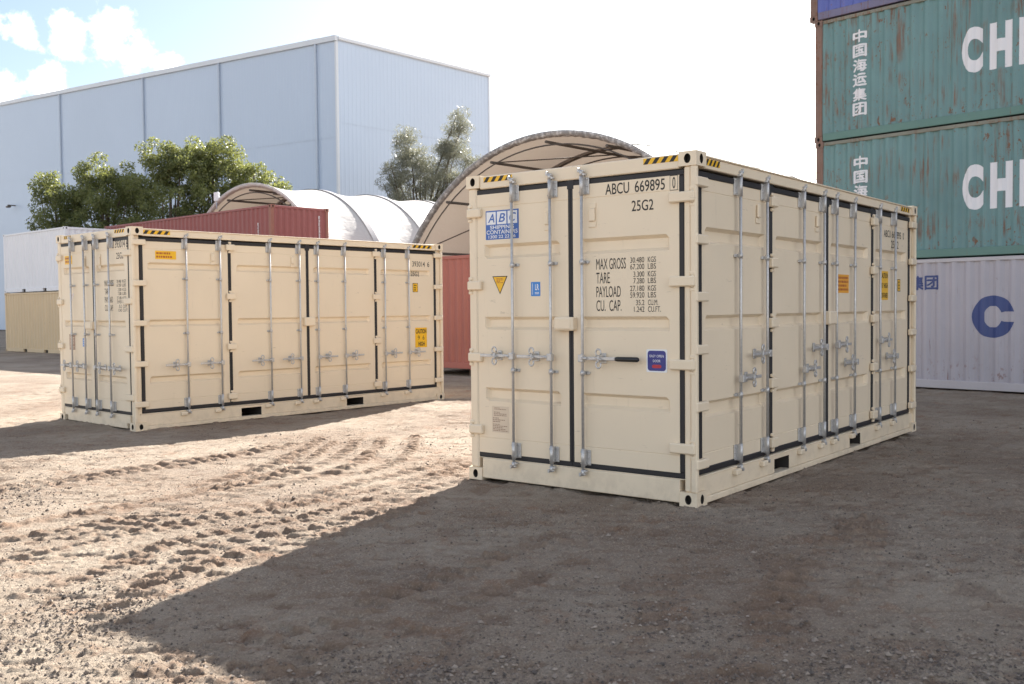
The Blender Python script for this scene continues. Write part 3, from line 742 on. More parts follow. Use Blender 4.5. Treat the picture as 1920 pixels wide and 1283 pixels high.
    for z in spec['hz_near']:
        hinge(sd[0], F, -.006 if False else .0035, .215, z, -.018, .03, .040, .024, -.03); hinge(sd[3], F, 5.845, 6.045, z, -.018, 6.02, .040, .024, -.03)
    for z in spec['hz_mid']:
        hinge(sd[0], F, 1.515, 1.665, z, -.035, 1.588, .046, .03, -.02); hinge(sd[2], F, 4.395, 4.55, z, -.035, 4.472, .046, .03, -.02)
    mb = MB(F); mb.box(2.925, 3.13, -.075, .02, 1.437, 1.578, .012); mb.build('lock_box', CREAM, sd[1])
    for k, u in ((0, 1.30), (1, 2.74)):
        mb = MB(F); mb.box(u-.03, u+.03, pw+.001, pw+.03, 2.44, 2.56, .01); mb.box(u-.04, u+.04, pw+.001, pw+.012, 2.39, 2.44, .004); mb.build('vent', CREAM, sd[k])
    for a, c in spec['shaz']: hazard(r, F, a, c, 2.800, 2.852, -.021)
    return r, doors, sd

GY = .8374                                       # the yard's grid direction
# ---- container A, near right
specA = dict(end_forks=False, forks=(1.80, 3.85), end_rec=[(2.105, 2.240), (1.438, 1.560), (.760, .890)], end_rods=(1.865, 1.432, 1.092), end_mids=(2.035, 1.065),
             end_handles=[(1.865, 1, False), (1.432, 1, False), (1.092, -1, True)], end_hz=1.198,
             ehaz=((2.225, 1.885), (.492, .168)), side_rec=[(2.165, 2.300), (1.436, 1.566), (.705, .845)], side_rods=(.85, 1.415, 2.30, 2.85, 3.205, 3.77, 4.64, 5.21),
             side_mids=(2.08, .86), side_handles=[(1.005, 1), (1.205, -1), (1.005, 1), (1.21, -1), (1.215, 1), (1.012, -1), (1.22, 1), (1.015, -1)],
             hz_near=(2.652, 2.185, 1.718, 1.285, .818, .345), hz_mid=(2.605, 2.04, 1.48, .915, .355), shaz=((.19, .46), (5.44, 5.79)))
A, Ad, As = side_opener((1.4924, 7.9294, 0), .9053, 'cream side opening container standing nearest, at right, with blue company sign on its end door', specA)
F = F_END; pw = -.022; dl, dr = Ad['left'], Ad['right']
lettering(dr, F, [('ABCU', .878, .640, 2.604, 2.698, .006), ('669895', .585, .298, 2.604, 2.698, .006), ('0', .228, .200, 2.607, 2.700, .006), ('25G2', .616, .406, 2.446, 2.536, .006)], pw)
mb = MB(F)
for a, c, e, g in ((.252, .179, 2.714, 2.710), (.252, .179, 2.596, 2.592), (.252, .249, 2.714, 2.592), (.182, .179, 2.714, 2.592)): mb.poly([(a, pw+.0014, e), (c, pw+.0014, e), (c, pw+.0014, g), (a, pw+.0014, g)])
mb.build('check_digit_box', BLACKPRINT, dr, recalc=False)
rows = []
for k, (t, uu) in enumerate((('MAX GROSS', .676), ('TARE', .838), ('PAYLOAD', .728), ('CU.  CAP.', .722))): rows.append((t, .976, uu, 1.966-.1197*k, 2.060-.1197*k, .0))
nums = [('30.480', .633, 'KGS', .385), ('67.200', .633, 'LBS', .385), ('3.300', .602, 'KGS', .385), ('7.280', .602, 'LBS', .385), ('27.180', .635, 'KGS', .385), ('59.920', .635, 'LBS', .385), ('35.2', .578, 'CU.M.', .366), ('1.242', .598, 'CU.FT.', .340)]
for k, (a, ua, c, uc) in enumerate(nums):
    z = 2.013-.1197*(k//2)-.056*(k % 2); rows += [(a, ua, .497, z, z+.046), (c, .462, uc, z, z+.046)]
lettering(dr, F, rows, pw)
logo = [('poly', 1, [(.025+.325*k, .52), (.025+.325*k+.285, .52), (.025+.325*k+.285, .955), (.025+.325*k, .955)]) for k in range(3)]
logo += [('text', 0, t, .075+.325*k, .275+.325*k, .59, .89, .012, .25) for k, t in enumerate('ABC')]
logo += [('text', 1, 'SHIPPING', .14, .86, .355, .485, .014), ('text', 1, 'CONTAINERS', .03, .97, .185, .325, .014), ('text', 1, '1300 22 22 66', .09, .91, .04, .150, .012)]
sticker(dl, F, 2.215, 1.822, 2.284, 2.555, pw, [BLUE, WHITEPRINT], logo, name='company_sign')
sticker(dl, F, 2.141, 1.960, 1.771, 1.940, pw, [BLACKPRINT, YELLOW, ORANGEPRINT], [('poly', 1, [(.075, .955), (.5, .075), (.925, .955)]), ('lines', 2, 4, .28, .72, .60, .90)], [(0, 1), (.5, 0), (1, 1)], name='warning_triangle')
sticker(dl, F, 1.686, 1.582, 1.747, 1.876, pw, [SKYBLUE, WHITEPRINT], [('text', 1, 'LR', .45, .86, .42, .84, .02), ('lines', 1, 2, .42, .9, .12, .30), ('poly', 1, [(.16, .1), (.20, .1), (.20, .9), (.16, .9)])])
sticker(dr, F, .479, .282, 1.093, 1.285, pw, [WHITEPRINT, NAVY, REDPRINT], [('poly', 1, rrect(.06, .94, .06, .94, .13, .13)), ('text', 0, 'EASY OPEN', .16, .84, .65, .76, .005), ('text', 0, 'DOOR', .32, .68, .44, .55, .005), ('poly', 2, rrect(.27, .73, .18, .33, .1, .07))], rrect(0, 1, 0, 1, .06, .06), name='door_notice')
sticker(dl, F, 2.161, 1.960, .468, .717, pw, [PALEPLATE, PLATEPRINT], [('lines', 1, 2, .15, .85, .86, .96), ('lines', 1, 3, .12, .88, .62, .80), ('lines', 1, 3, .06, .8, .38, .58), ('lines', 1, 5, .06, .94, .04, .34)], name='approval_plate')
F = F_SIDE; pw = -.062
lettering(As[3], F, [('ABCU', 4.915, 5.17, 2.456, 2.542, .006), ('669895', 5.22, 5.58, 2.456, 2.542, .006), ('0', 5.655, 5.70, 2.456, 2.542, .006), ('25G2', 5.19, 5.48, 2.330, 2.424, .006)], pw)
sticker(As[2], F, 3.345, 3.70, 1.772, 1.972, pw, [ORANGE, ORANGEPRINT], [('lines', 1, 4, .06, .95, .08, .93)])
sticker(As[3], F, 4.78, 5.075, 1.697, 2.043, pw, [YELLOW, BLACKPRINT], [('text', 1, 'CAUTION', .05, .95, .75, .93, .02), ('text', 1, "9'6\" HIGH", .05, .95, .41, .59, .02), ('text', 1, 'CONTAINER', .05, .95, .07, .25, .02)], name='caution_sticker')
sticker(As[3], F, 5.445, 5.56, 1.803, 1.955, pw, [BLACKPRINT, YELLOW], [('poly', 1, rrect(.07, .93, .05, .95, .1, .08)), ('lines', 0, 3, .3, .72, .12, .88)])

# ---- container B, left middle distance
specB = dict(end_forks=True, forks=(1.92, 3.97), end_rec=[(2.275, 2.385), (1.470, 1.570), (.655, .765)], end_rods=(1.887, 1.440, 1.092, .640), end_mids=(2.10, 1.36),
             end_handles=[(1.887, 1, False), (1.440, 1, False), (1.092, -1, False), (.640, -1, False)], end_hz=.878,
             ehaz=((2.165, 1.93), (.51, .217)), side_rec=[(2.292, 2.402), (1.475, 1.580), (.655, .765)], side_rods=(.845, 1.405, 2.29, 2.85, 3.215, 3.775, 4.655, 5.215),
             side_mids=(2.17, 1.37), side_handles=[(.915, -1)]*4+[(.920, 1)]*4,
             hz_near=(2.68, 2.10, 1.53, .95, .375), hz_mid=(2.66, 1.915, 1.15, .39), shaz=((.185, .60), (5.32, 5.79)))
B, Bd, Bs = side_opener((-5.3267, 13.8194, -.0568), GY, 'cream side opening container at left, its long side of four door leaves facing the yard', specB)
F = F_END; pw = -.022; dl, dr = Bd['left'], Bd['right']
lettering(dr, F, [('U', .615, .565, 2.612, 2.722, .006), ('393014', .53, .232, 2.612, 2.722, .006), ('6', .197, .150, 2.612, 2.722, .006), ('25G2', .498, .288, 2.455, 2.545, .006)], pw)
rows = []
for k, (t, uu) in enumerate((('MAX GROSS', .60), ('TARE', .742), ('PAYLOAD', .632), ('CU.  CAP.', .626))): rows.append((t, .880, uu, 2.069-.1197*k, 2.157-.1197*k, .0))
for k, (a, ua, c, uc) in enumerate(nums):
    z = 2.112-.1197*(k//2)-.056*(k % 2); rows += [(a, ua-.13, .367, z, z+.044), (c, .332, uc-.16, z, z+.044)]
lettering(dr, F, rows, pw)
sticker(dl, F, 2.182, 1.93, 2.436, 2.566, pw, [YELLOW, ORANGEPRINT], [('lines', 1, 2, .08, .92, .1, .9)])
sticker(dl, F, 2.052, 1.891, 1.845, 1.984, pw, [PINKVINYL, ORANGEPRINT], [('lines', 1, 2, .3, .7, .68, .9)], [(0, 1), (.5, 0), (1, 1)], name='warning_triangle')
sticker(dl, F, 2.087, 1.896, 1.118, 1.356, pw, [BROWNPLATE, PALEPLATE], [('lines', 1, 9, .1, .9, .06, .94)], name='approval_plate')
sticker(dl, F, 1.630, 1.516, 1.173, 1.299, pw, [SKYBLUE, WHITEPRINT], [('lines', 1, 3, .2, .85, .1, .9)])
F = F_SIDE; pw = -.062
lettering(Bs[3], F, [('393014', 5.345, 5.655, 2.466, 2.562, .004), ('6', 5.715, 5.765, 2.466, 2.562, .004), ('25G2', 5.31, 5.51, 2.291, 2.375, .004)], pw)
sticker(Bs[0], F, .385, .71, 2.450, 2.570, pw, [YELLOW, ORANGEPRINT], [('lines', 1, 2, .05, .95, .08, .92)])
sticker(Bs[3], F, 5.395, 5.685, .995, 1.355, pw, [YELLOW, BLACKPRINT], [('text', 1, 'CAUTION', .05, .95, .70, .93, .03), ('text', 1, '9  6', .22, .78, .39, .60, .0), ('text', 1, 'HIGH', .26, .80, .07, .29, .03)], name='caution_sticker')
sticker(Bs[3], F, 5.35, 5.475, 2.004, 2.166, pw, [BLACKPRINT, YELLOW], [('poly', 1, rrect(.07, .93, .05, .95, .1, .08)), ('lines', 0, 3, .25, .75, .12, .88)])

# ------------------------------------------------------------------ the tall stack at right
SX, SY, SYAW, SZ = 6.5699, 21.3449, -.80334, -.0434
L40, H86 = 12.192, 2.591
prof40 = corr_profile(.166, L40-.166, .278, .045)
def bigC():
    """heavy round C with a slot on its right: ring of quads"""
    v = []; f = []; n = 40; a0 = math.radians(13)
    for k in range(n+1):
        t = a0+(2*math.pi-2*a0)*k/n; c, s_ = math.cos(t), math.sin(t)
        ox = .5+.5*c; oz = .5+.5*s_
        ix = .5+.19*max(-1, min(1, c*1.08)); iz = .5+.25*max(-1, min(1, s_*1.08))
        if k in (0, n): ox = .5+.5*math.cos(a0)+.0; ix = .5+.20
        if k in (0, n): iz = oz = .5+(.12 if k == 0 else -.12)
        v += [(ox, oz), (ix, iz)]
    for k in range(n): f.append((2*k, 2*k+1, 2*k+3, 2*k+2))
    return np.array(v), f
stk = [('pale grey container with a big blue letter C, at the foot of the tall stack', PALEGREY, PALEGREYRAIL, PALEGREYRAIL, PALEGREYRAIL),
       ('teal container with white lettering, lower of the two teal ones in the tall stack', TEAL, TEALRAIL, RUSTPOST, TEALTOP),
       ('rust streaked teal container with white lettering, higher of the two teal ones in the stack', TEAL, TEALRAIL, RUSTPOST, TEALTOP),
       ('violet blue container resting on the teal ones in the tall stack', VIOLET, VIOLETRAIL, RUSTPOST, VIOLETRAIL),
       ('maroon container topping the tall stack above the picture, known by its shadow', MAROON, MAROON, MAROONRUST, MAROON)]
off = [(0, 0), (.03, .0), (0, .01), (-.11, .0), (-.05, 0)]
for k, (lb, wm, rm, pm, tm) in enumerate(stk):
    yv = Vector((-math.sin(SYAW), math.cos(SYAW))); xv = Vector((math.cos(SYAW), math.sin(SYAW))); ox, oy = off[k]
    c = corr_container(lb, (SX+xv.x*ox+yv.x*oy, SY+xv.y*ox+yv.y*oy, SZ+k*(H86+.0005)), SYAW, L40, 2.438, H86, wm, rm, pm, tm, group='containers in the tall stack')
    if k in (1, 2):
        dz = .0 if k == 2 else -.03
        col = [(ch, .845, 1.135, 1.975-.302*i+dz, 2.225-.302*i+dz, 'thick') for i, ch in enumerate('中国海运集团')]
        for q_ in col: wall_letters(c, 'lettering', LETWHITE, prof40, [q_])
        xs = [3.07, 3.59, 4.12, 4.36, 4.88, 5.7, 6.2, 6.72, 6.96, 7.44, 7.92, 8.16, 8.68]; ww = [.41, .41, .135, .41, .45, .41, .41, .135, .39, .39, .135, .41, .43]
        z0 = (.935 if k == 2 else .90)
        for ch, x, w_ in zip('CHINASHIPPING', xs, ww): wall_letters(c, 'lettering', LETWHITE, prof40, [(ch, x, x+w_, z0, z0+.87, .065)])
    if k == 0:
        wall_letters(c, 'lettering', LETBLUE, prof40, [('集', 2.10, 2.36, 1.975, 2.245, 'thick')])
        wall_letters(c, 'lettering', LETBLUE, prof40, [('团', 2.40, 2.655, 1.975, 2.245, 'thick')])
        wall_letters(c, 'lettering', LETBLUE, prof40, [(bigC, 3.30, 4.09, 1.03, 1.84, 0)])

# unseen stack added beyond the right edge to darken the shaded side
for k in range(5):
    m_ = (BRICKRED, PALEGREY, TEAL, MAROON, VIOLET)[k]
    corr_container('%s container in the unseen stack added beyond the right edge for shade' % ('brick red', 'pale grey', 'teal', 'maroon', 'violet blue')[k], (SX+math.cos(SYAW)*12.7, SY+math.sin(SYAW)*12.7, SZ+k*(H86+.0005)), SYAW, L40, 2.438, H86, m_, m_, m_, group='containers in the tall stack')

# ------------------------------------------------------------------ maroon stack behind B
e2 = (-math.sin(GY), math.cos(GY)); s2 = (math.cos(GY), math.sin(GY))
RX, RY = -8.1707, 33.6156
def along(x, y, de, ds=0): return (x+e2[0]*de+s2[0]*ds, y+e2[1]*de+s2[1]*ds)
rx, ry = along(RX, RY, L40)
H_R = 2.636
def code_column(root, P, u, z0, n, mat, h=.10, pitch=.125):
    """narrow column of small painted digits, too far away to read"""
    mb = MB(); rr = random.Random(int(u*100)+n)
    for k in range(n):
        z = z0-k*pitch
        for (a, c, e, g) in ((0, .06, 0, .02), (0, .06, .045, .062), (0, .06, h-.02, h), (0, .018, 0, h) if rr.random() < .6 else (.042, .06, 0, h)):
            mb.poly([P(u+a, .034, z+e), P(u+c, .034, z+e), P(u+c, .034, z+g), P(u+a, .034, z+g)])
    mb.build('lettering', mat, root, recalc=False)
corr_container('maroon container under another, mostly hidden behind the left cream container', (rx, ry, -.01), GY-math.pi/2, L40, 2.438, H_R, MAROON, MAROON, MAROONRUST, group='stacked maroon containers')
c = corr_container('long maroon container whose ribbed top shows above the left cream container', (rx, ry, -.01+H_R), GY-math.pi/2, L40, 2.438, H_R, MAROON, MAROON, MAROONRUST, group='stacked maroon containers')
code_column(c, lambda u, w, z: (u, .028+.0, z), L40-.86, 1.95, 9, WHITEPRINT)
code_column(c, lambda u, w, z: (L40-.028, u, z), 2.00, 2.25, 11, WHITEPRINT)
# ------------------------------------------------------------------ white on tan at far left
tx, ty = along(-18.0561, 39.6884, L20)
corr_container('tan container with fork pockets under the white one at far left', (tx, ty, -.078), .8510-math.pi/2, L20, 2.438, 2.591, TANPAINT, TANPAINT, TANPAINT, forks=True, group='white and tan stack')
corr_container('clean white container stacked on the tan one at far left', (tx, ty, -.078+2.5915), .8510-math.pi/2, L20, 2.438, 2.591, WHITEPAINT, WHITEPAINT, WHITEPAINT, forks=True, group='white and tan stack')

# ------------------------------------------------------------------ fabric shelters on containers
def shelter(label, ox, oy, tc, R, zc, z0, length, bays, cmat, sup_label, hem):
    """barrel fabric roof; front arch plane passes (ox,oy) along e2, axis along s2"""
    cx, cy = along(ox, oy, tc)
    r = empty('shade_shelter', (cx, cy, 0), GY, label, 'shelter', 'fabric shelters')      # local x = axis, y = across
    th0 = math.asin((z0-zc)/R); nt_ = 44; nb = 8; mb = MB(); rows = []
    for i in range(bays*nb+1):
        x = length*i/(bays*nb); fr = (i % nb)/nb; sag = .16*math.sin(math.pi*fr)**1.1
        row = []
        for j in range(nt_+1):
            t = th0+(math.pi-2*th0)*j/nt_; rr = R-sag*math.sin(t)**.5; row.append(mb.pt(x, rr*math.cos(t), zc+rr*math.sin(t)))
        rows.append(row)
    for a, c in zip(rows, rows[1:]):
        for j in range(nt_): mb.face((a[j], a[j+1], c[j+1], c[j]), True)
    mb.build('canopy', FABRIC, r, recalc=False)
    for b_ in range(1, bays):                     # grey strip over each inner rib, painting in its shadow band
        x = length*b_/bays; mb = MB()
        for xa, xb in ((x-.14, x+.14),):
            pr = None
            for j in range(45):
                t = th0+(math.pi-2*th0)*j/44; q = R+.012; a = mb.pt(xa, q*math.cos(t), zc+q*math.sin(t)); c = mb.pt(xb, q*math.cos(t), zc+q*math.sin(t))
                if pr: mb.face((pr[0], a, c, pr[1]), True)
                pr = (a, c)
        mb.build('rib_shade_strip', RIBSHADE, r, recalc=False)
    mb = MB(); rr_ = random.Random(3); rows = []
    for i, (x, dr) in enumerate(((.03, .02), (-.015, .025), (-.04, -.01), (-.035, -.06), (-.02, -.11), (0.03, -.14), (.09, -.155))):  # wrinkled hem lapped round the front arch
        row = []
        for j in range(161):
            t = th0+(math.pi-2*th0)*j/160; wob = .012*math.sin(j*1.9+i)+.012*rr_.uniform(-1, 1)
            q = R+dr+(wob if i in (3, 4, 5, 6) else 0); row.append(mb.pt(x+(wob*.8 if i > 1 else 0), q*math.cos(t), zc+q*math.sin(t)))
        rows.append(row)
    for a, c in zip(rows, rows[1:]):
        for j in range(160): mb.face((a[j], a[j+1], c[j+1], c[j]), True)
    mb.build('hem', hem, r, recalc=False)
    for b_ in range(bays+1):
        x = min(max(length*b_/bays, .12), length-.06)
        for rad, tr in ((R-.075, .034), (R-.36, .024)):
            mb = MB(); mb.tube([(x, rad*math.cos(t), zc+rad*math.sin(t)) for t in [th0+(math.pi-2*th0)*k/36 for k in range(37)]], tr, 6); mb.build('arch_rib', STEEL, r)
    for t in (math.radians(q) for q in (34, 52, 71, 90, 109, 128, 146)):
        mb = MB(); q = R-.25; mb.tube([(.1, q*math.cos(t), zc+q*math.sin(t)), (length-.06, q*math.cos(t), zc+q*math.sin(t))], .045, 6); mb.build('purlin', STEEL, r)
    for b_, (ta, tb) in (0, (34, 52)), (0, (146, 128)), (0, (128, 109)), (0, (71, 90)), (1, (52, 71)), (1, (109, 128)), (bays-1, (52, 34)):
        q = R-.27; a, c = math.radians(ta), math.radians(tb); x0 = length*b_/bays+.12; x1 = length*(b_+1)/bays
        mb = MB(); mb.tube([(x0, q*math.cos(a), zc+q*math.sin(a)), (x1, q*math.cos(c), zc+q*math.sin(c))], .02, 6); mb.build('brace', STEEL, r)
    half = R*math.cos(th0)
    for sgn, lb in zip((1, -1), sup_label):
        # the container whose top carries this foot of the roof
        dy = half-1.9 if sgn > 0 else -half-.54
        x, y = along(cx, cy, dy, .05); corr_container(lb, (x, y, z0-H96-.02), GY, L40, 2.438, H96, cmat, cmat, cmat, group='containers carrying the shelters')
        mb = MB(); mb.box(0, length, sgn*half-.05, sgn*half+.05, z0-.018, z0+.03, .005); mb.build('foot_rail', CLADTRIM, r)
    return r
d1 = 32.0; k1 = d1/25.0
shelter('large fabric barrel shelter with brown lit underside behind the near cream container', -110/1842*d1, d1, -3.05*k1, 5.58*k1, CAMH+(.12-CAMH)*k1, 3.02, 21.0, 6, BRICKRED,
        ('brick red container carrying the left foot of the large shelter, hidden behind the near ones', 'brick red container carrying the right foot of the large shelter, hidden behind the near one'), HEM)
kx, ky = along(-110/1842*25.0, 25.0, -.75)
corr_container('brick red container seen end on in the gap between the two cream containers', (kx, ky, .10), GY, L20, 2.438, H96, BRICKRED, BRICKRED, BRICKRED)
for q_ in (.25, 5.6):                            # timber packers lift it off the dirt
    for w_ in (.05, 2.15):
        x, y = along(kx, ky, w_, q_); t_ = empty('timber_packer', (x, y, -.06), GY, 'timber packer under the %s %s corner of the brick red container in the gap' % ('front' if q_ < 1 else 'rear', 'right' if w_ < 1 else 'left'), 'timber', 'packers under the brick red container')
        mb = MB(); mb.box(-.15, .15, 0, .24, 0, .158, .008); mb.build('block', BARK, t_)
d2 = 40.0
sh2 = shelter('smaller white fabric barrel shelter behind the maroon container', -480/1842*d2, d2, .44, 5.35, 1.46, 3.02, 15.0, 5, MAROON,
        ('maroon container carrying the left foot of the white shelter', 'maroon container carrying the right foot of the white shelter'), HEMLIGHT)
# floodlight box on the arch of the far shelter
q = along(-480/1842*d2, d2, 2.72); fl = empty('floodlight', (q[0], q[1], 0), GY, 'small white floodlight box on a stem at the white shelter arch', 'floodlight')
mb = MB(); mb.box(-.08, .04, -.16, .14, 6.28, 6.66, .02); mb.build('housing', WHITEPRINT, fl)
mb = MB(); mb.tube([(-.02, 0, 5.95), (-.02, 0, 6.29)], .025, 8); mb.build('stem', PIPE, fl)

# ------------------------------------------------------------------ warehouse
wh = empty('warehouse', (-10.4702, 60, 0), GY, 'tall pale blue grey metal clad warehouse behind the yard', 'building')
EAVE, SLOPE, WL, WR = 18.11, .0669, 66., 13.43
def clad(name, P, u0, u1, zlo, zhi, flip=False):
    prof = []; n = max(1, round((u1-u0)/.32)); p = (u1-u0)/n
    for k in range(n): a = u0+k*p; prof += [(a, 0), (a+p*.62, 0), (a+p*.70, .009), (a+p*.92, .009)]
    prof.append((u1, 0)); mb = MB(); prev = None
    for u, w in prof:
        a = mb.pt(*P(u, w, zlo(u))); b_ = mb.pt(*P(u, w, zhi(u)))
        if prev: mb.face((prev[0], a, b_, prev[1]))
        prev = (a, b_)
    mb.build(name, CLAD, wh, recalc=False)
PL = lambda u, w, z: (-w, u, z); PR_ = lambda u, w, z: (u, -w, z)
roofz = lambda u: EAVE+SLOPE*u
joints = [0, 1.908, 12.87, 23.52, 34.32, 38.085, 52.0, WL]
for a, c in zip(joints, joints[1:]):
    clad('wall_panel', PL, a, c, lambda u: 0, lambda u: 12.2+.039*u); clad('wall_panel', lambda u, w, z: (-w-.02, u, z), a, c, lambda u: 12.12+.039*u, roofz)
clad('wall_panel', PR_, 0, WR, lambda u: 0, lambda u: 13.1); clad('wall_panel', lambda u, w, z: (u, -w-.02, z), 0, WR, lambda u: 13.02, lambda u: EAVE)
mb = MB()
for p in ([(0, 0, EAVE-.02), (WR, 0, EAVE-.02), (WR, WL, roofz(WL)-.02), (0, WL, roofz(WL)-.02)], [(WR, 0, 0), (WR, WL, 0), (WR, WL, roofz(WL)), (WR, 0, EAVE)], [(0, WL, 0), (WR, WL, 0), (WR, WL, roofz(WL)), (0, WL, roofz(WL))]): mb.poly(p)
mb.build('roof', CLADTRIM, wh, recalc=False)
mb = MB()                                         # barge capping follows the roof slope
for x0, x1, y0, y1 in ((-.17, .05, -.1, WL),):
    a = [mb.pt(x, y, roofz(y)+z) for y in (y0, y1) for x, z in ((x0, -.22), (x1, -.22), (x1, .10), (x0, .10))]
    for q in ((0, 1, 2, 3), (4, 7, 6, 5), (0, 4, 5, 1), (1, 5, 6, 2), (2, 6, 7, 3), (3, 7, 4, 0)): mb.face([a[k] for k in q])
mb.build('barge_capping', CLADTRIM, wh)
mb = MB(); mb.box(.06, WR+.05, -.19, .05, EAVE-.16, EAVE+.06, .03); mb.build('gutter', CLADTRIM, wh)
mb = MB(); mb.box(-.075, .10, -.075, .10, 0, EAVE-.23, .02); mb.build('corner_flashing', CLADTRIM, wh)
mb = MB(); mb.box(WR-.1, WR+.06, -.07, .08, 0, EAVE-.17, .02); mb.build('corner_flashing', CLADTRIM, wh)
for u in (1.908, 12.87, 23.52, 38.085):
    mb = MB(); mb.box(-.19, -.05, u-.065, u+.065, 0, roofz(u)-.23, .03); mb.build('downpipe', PIPE, wh)
wl = empty('wall_lamp', along(-10.4702, 60, 48.17)+(11.64,), GY, 'small dark lamp on a bracket high on the warehouse wall at far left', 'lamp')
mb = MB(); mb.box(-.75, -.04, -.04, .04, -.05, .05, .01); mb.build('bracket', STEEL, wl)
mb = MB(); mb.box(-.85, -.5, -.25, .25, -.22, -.06, .05); mb.build('housing', STEEL, wl)

# ------------------------------------------------------------------ trees
def tree(name, label, x, y, blobs, trunk_h, n_leaf, leaf, mat, seed, group, limbs=None, aspect=.55, clump=.5, cl_n=90, lean=0.):
    """blobs: (dx, dy, z, rx, rz) lobes of the crown"""
    rr = np.random.RandomState(seed); r = empty(name, (x, y, -.05), 0, label, 'tree', group)
    vol = np.array([(b_[3]*b_[4])**.8 for b_ in blobs]); pick = rr.choice(len(blobs), cl_n, p=vol/vol.sum())
    cen = []; rad = []
    for k in pick:
        dx, dy, z, rx_, rz_ = blobs[k]; d = rr.normal(size=3); d /= np.linalg.norm(d); q = rr.uniform(.12, 1.25)**.5
        cen.append((dx+d[0]*rx_*q, dy+d[1]*rx_*q, z+d[2]*rz_*q)); rad.append(clump*rr.uniform(.55, 1.25))
    cen = np.array(cen); rad = np.array(rad)
    ci = rr.choice(cl_n, n_leaf, p=rad**2/(rad**2).sum()); d = rr.normal(size=(n_leaf, 3)); d /= np.linalg.norm(d, axis=1)[:, None]
    p = cen[ci]+d*(rad[ci]*rr.uniform(.15, 1, n_leaf)**.5)[:, None]*np.array([1, 1, .75])
    a = rr.normal(size=(n_leaf, 3)); a[:, 2] -= .5; a /= np.linalg.norm(a, axis=1)[:, None]
    b_ = np.cross(a, rr.normal(size=(n_leaf, 3))); b_ /= np.linalg.norm(b_, axis=1)[:, None]
    ln = leaf*rr.uniform(.6, 1.35, n_leaf)[:, None]; w = ln*aspect*.5; a = a*ln
    V = np.stack([p-a*.5, p+b_*w, p+a*.5, p-b_*w], 1).reshape(-1, 3)
    me = bpy.data.meshes.new('crown'); me.from_pydata(V.tolist(), [], np.arange(n_leaf*4).reshape(-1, 4).tolist()); me.materials.append(mat)
    o = bpy.data.objects.new('crown', me); COL.objects.link(o); o.parent = r
    mb = MB(); top = max(b_[2] for b_ in blobs) if name != 'casuarina_tree' else 9.0
    pts = [(0, 0, -.1), (.05, .03, trunk_h*.5), (lean*.3, .05, trunk_h), (lean*.6, 0, trunk_h+(top-trunk_h)*.5), (lean, 0, top)]
    mb.tube(pts, .2, 9, radii=[.26, .19, .15, .09, .03]); mb.build('trunk', BARK, r)
    for k in rr.choice(cl_n, min(cl_n, limbs or 14), replace=False):
        c = cen[k]; h0 = rr.uniform(trunk_h*.6, trunk_h+(top-trunk_h)*.45); mb = MB()
        mid = (c[0]*.45+rr.normal()*.15, c[1]*.45+rr.normal()*.15, h0+(c[2]-h0)*.55+.15)
        mb.tube([(lean*.3*h0/max(trunk_h, .1)*.5, .03, h0), mid, tuple(c)], .05, 6, radii=[.085, .05, .015]); mb.build('limb', BARK, r)
    return r
def at(px, Y, dep=0):
    return ((px-960)/1842*Y, Y)
TG = 'leafy trees in front of the warehouse'
for i, (px, Y, lb, blobs, n, sd) in enumerate([
    (120, 47, 'small dark leafy tree at the left end of the tree row, above the white container', [(0, 0, 5.2, 1.35, 2.4), (-.55, 0, 7.4, .6, 1.0), (.45, 0, 6.9, .7, 1.0), (-.6, .3, 3.4, 1.1, 1.6)], 11000, 1),
    (205, 46.5, 'dark leafy tree second from the left end of the row', [(0, 0, 5.6, 1.7, 2.6), (-.55, 0, 7.9, .75, 1.0), (.75, 0, 7.8, .8, 1.0), (.3, 0, 3.6, 1.5, 1.8)], 13000, 2),
    (262, 49, 'dark thin leafy tree between the dark and the yellow green trees', [(0, 0, 5.8, 1.3, 2.6), (.2, 0, 7.6, .8, .9), (0, 0, 3.6, 1.2, 1.8)], 9000, 3),
    (325, 45.5, 'tall yellow green leafy tree in the middle of the row', [(0, 0, 6.2, 1.9, 2.6), (-.4, 0, 8.6, 1.0, 1.0), (.8, 0, 8.2, 1.0, 1.1), (.2, 0, 4.0, 1.9, 2.0)], 15000, 4),
    (405, 46.5, 'tallest yellow green leafy tree, left of the white shelter arch', [(0, 0, 6.6, 1.7, 2.3), (-.5, 0, 8.7, .8, .9), (.35, 0, 9.0, .8, .8), (.1, 0, 4.4, 1.8, 2.0)], 13000, 5),
    (482, 47.5, 'rounded yellow green leafy tree rising behind the white shelter arch', [(0, 0, 6.4, 1.4, 2.0), (-.5, 0, 8.2, .8, .9), (.8, 0, 7.2, .85, .9), (0, 0, 4.4, 1.5, 2.0)], 10000, 6),
    (522, 49.5, 'low yellow green leafy tree at the right end of the row behind the shelter roof', [(0, 0, 5.6, 1.0, 1.5), (-.5, 0, 6.9, .6, .8), (.55, 0, 6.4, .55, .7), (1.5, 0, 5.6, .6, .8), (2.5, 0, 5.2, .6, .7)], 8000, 7)]):
    x, y = at(px, Y); tree('leafy_tree', lb, x, y, blobs, 2.2, int(n*2.6), .115, LEAF, 20+sd, TG, cl_n=270, clump=.40)
x, y = at(792, 56.5)
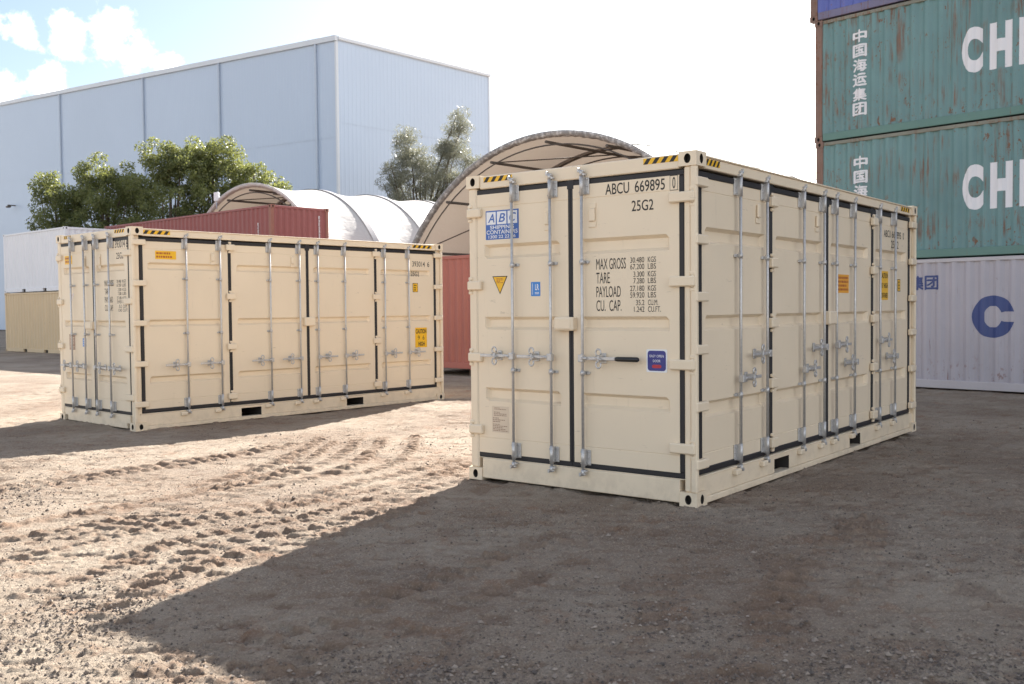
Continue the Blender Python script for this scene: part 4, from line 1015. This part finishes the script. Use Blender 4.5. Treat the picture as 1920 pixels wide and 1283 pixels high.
tree('casuarina_tree', 'grey green feathery casuarina tree with pointed crown behind the shelters', x, y,
     [(-.8, 0, 9.9, 1.1, 1.5), (-.9, 0, 11.1, .6, .8), (-1.6, 0, 9.0, .7, 1.0), (-.1, 0, 9.4, 1.3, 1.2), (-.2, 0, 8.0, 1.7, 1.2), (1.0, 0, 8.6, 1.2, 1.1), (1.9, 0, 10.2, 1.15, 1.3), (2.2, 0, 11.9, .5, .95), (1.6, 0, 11.0, .6, .7), (3.2, 0, 9.7, .65, .85), (2.6, 0, 8.6, .9, 1.0), (.1, 0, 5.4, 1.7, 1.6)],
     3.2, 46000, .24, NEEDLE, 51, None, 46, .10, .50, 330, .0)

# ------------------------------------------------------------------ loose gravel on the dirt
def gravel():
    rr = np.random.RandomState(5); V = []; Fc = []
    ico = np.array([(0, 0, 1), (1, 0, 0), (0, 1, 0), (-1, 0, 0), (0, -1, 0), (0, 0, -1)], float); fi = [(0, 1, 2), (0, 2, 3), (0, 3, 4), (0, 4, 1), (5, 2, 1), (5, 3, 2), (5, 4, 3), (5, 1, 4)]
    n = 60000; y = 3.4+11.*rr.rand(n)**1.7; x = rr.uniform(-.62, .62, n)*y
    dens = vnoise(x*.9, y*.9, 21)*.7+vnoise(x*3, y*3, 22)*.3; keep = dens+rr.rand(n)*.25 > .60
    x = x[keep]; y = y[keep]; n0 = len(x); sz = .0032+.0075*rr.rand(n0)**3
    for cx, cy, rx_, ry_, m in ((2.0, 4.45, .5, .4, 1300), (.75, 5.05, .45, .35, 450), (1.25, 4.3, .5, .3, 350), (-2.3, 5.2, .35, .6, 1300), (-4.6, 8.6, .6, 1.0, 1500), (-.4, 4.3, .5, .25, 900)):   # patches of coarser road base
        x = np.r_[x, cx+rx_*rr.normal(size=m)*.7]; y = np.r_[y, cy+ry_*rr.normal(size=m)*.7]; sz = np.r_[sz, .0045+.011*rr.rand(m)**2.2]
    z = ground_z(x, y); n = len(x)
    big = rr.rand(n) < .012; sz[big] = rr.uniform(.012, .022, big.sum())
    base = 0
    P = ico[None]*rr.uniform(.6, 1.25, (n, 6, 1))*np.array([1, 1, .7]); ang = rr.uniform(0, 6.28, n); c, s_ = np.cos(ang)[:, None], np.sin(ang)[:, None]
    Q = np.stack([P[..., 0]*c-P[..., 1]*s_, P[..., 0]*s_+P[..., 1]*c, P[..., 2]], -1)*sz[:, None, None]+np.stack([x, y, z+sz*.25], -1)[:, None, :]
    Fc = (np.array(fi)[None]+6*np.arange(n)[:, None, None]).reshape(-1, 3)
    me = bpy.data.meshes.new('gravel'); me.from_pydata(Q.reshape(-1, 3).tolist(), [], Fc.tolist()); me.materials.append(STONE)
    o = bpy.data.objects.new('gravel', me); COL.objects.link(o); tag(o, 'loose gravel stones scattered over the packed dirt yard', 'gravel', kind='stuff')
gravel()
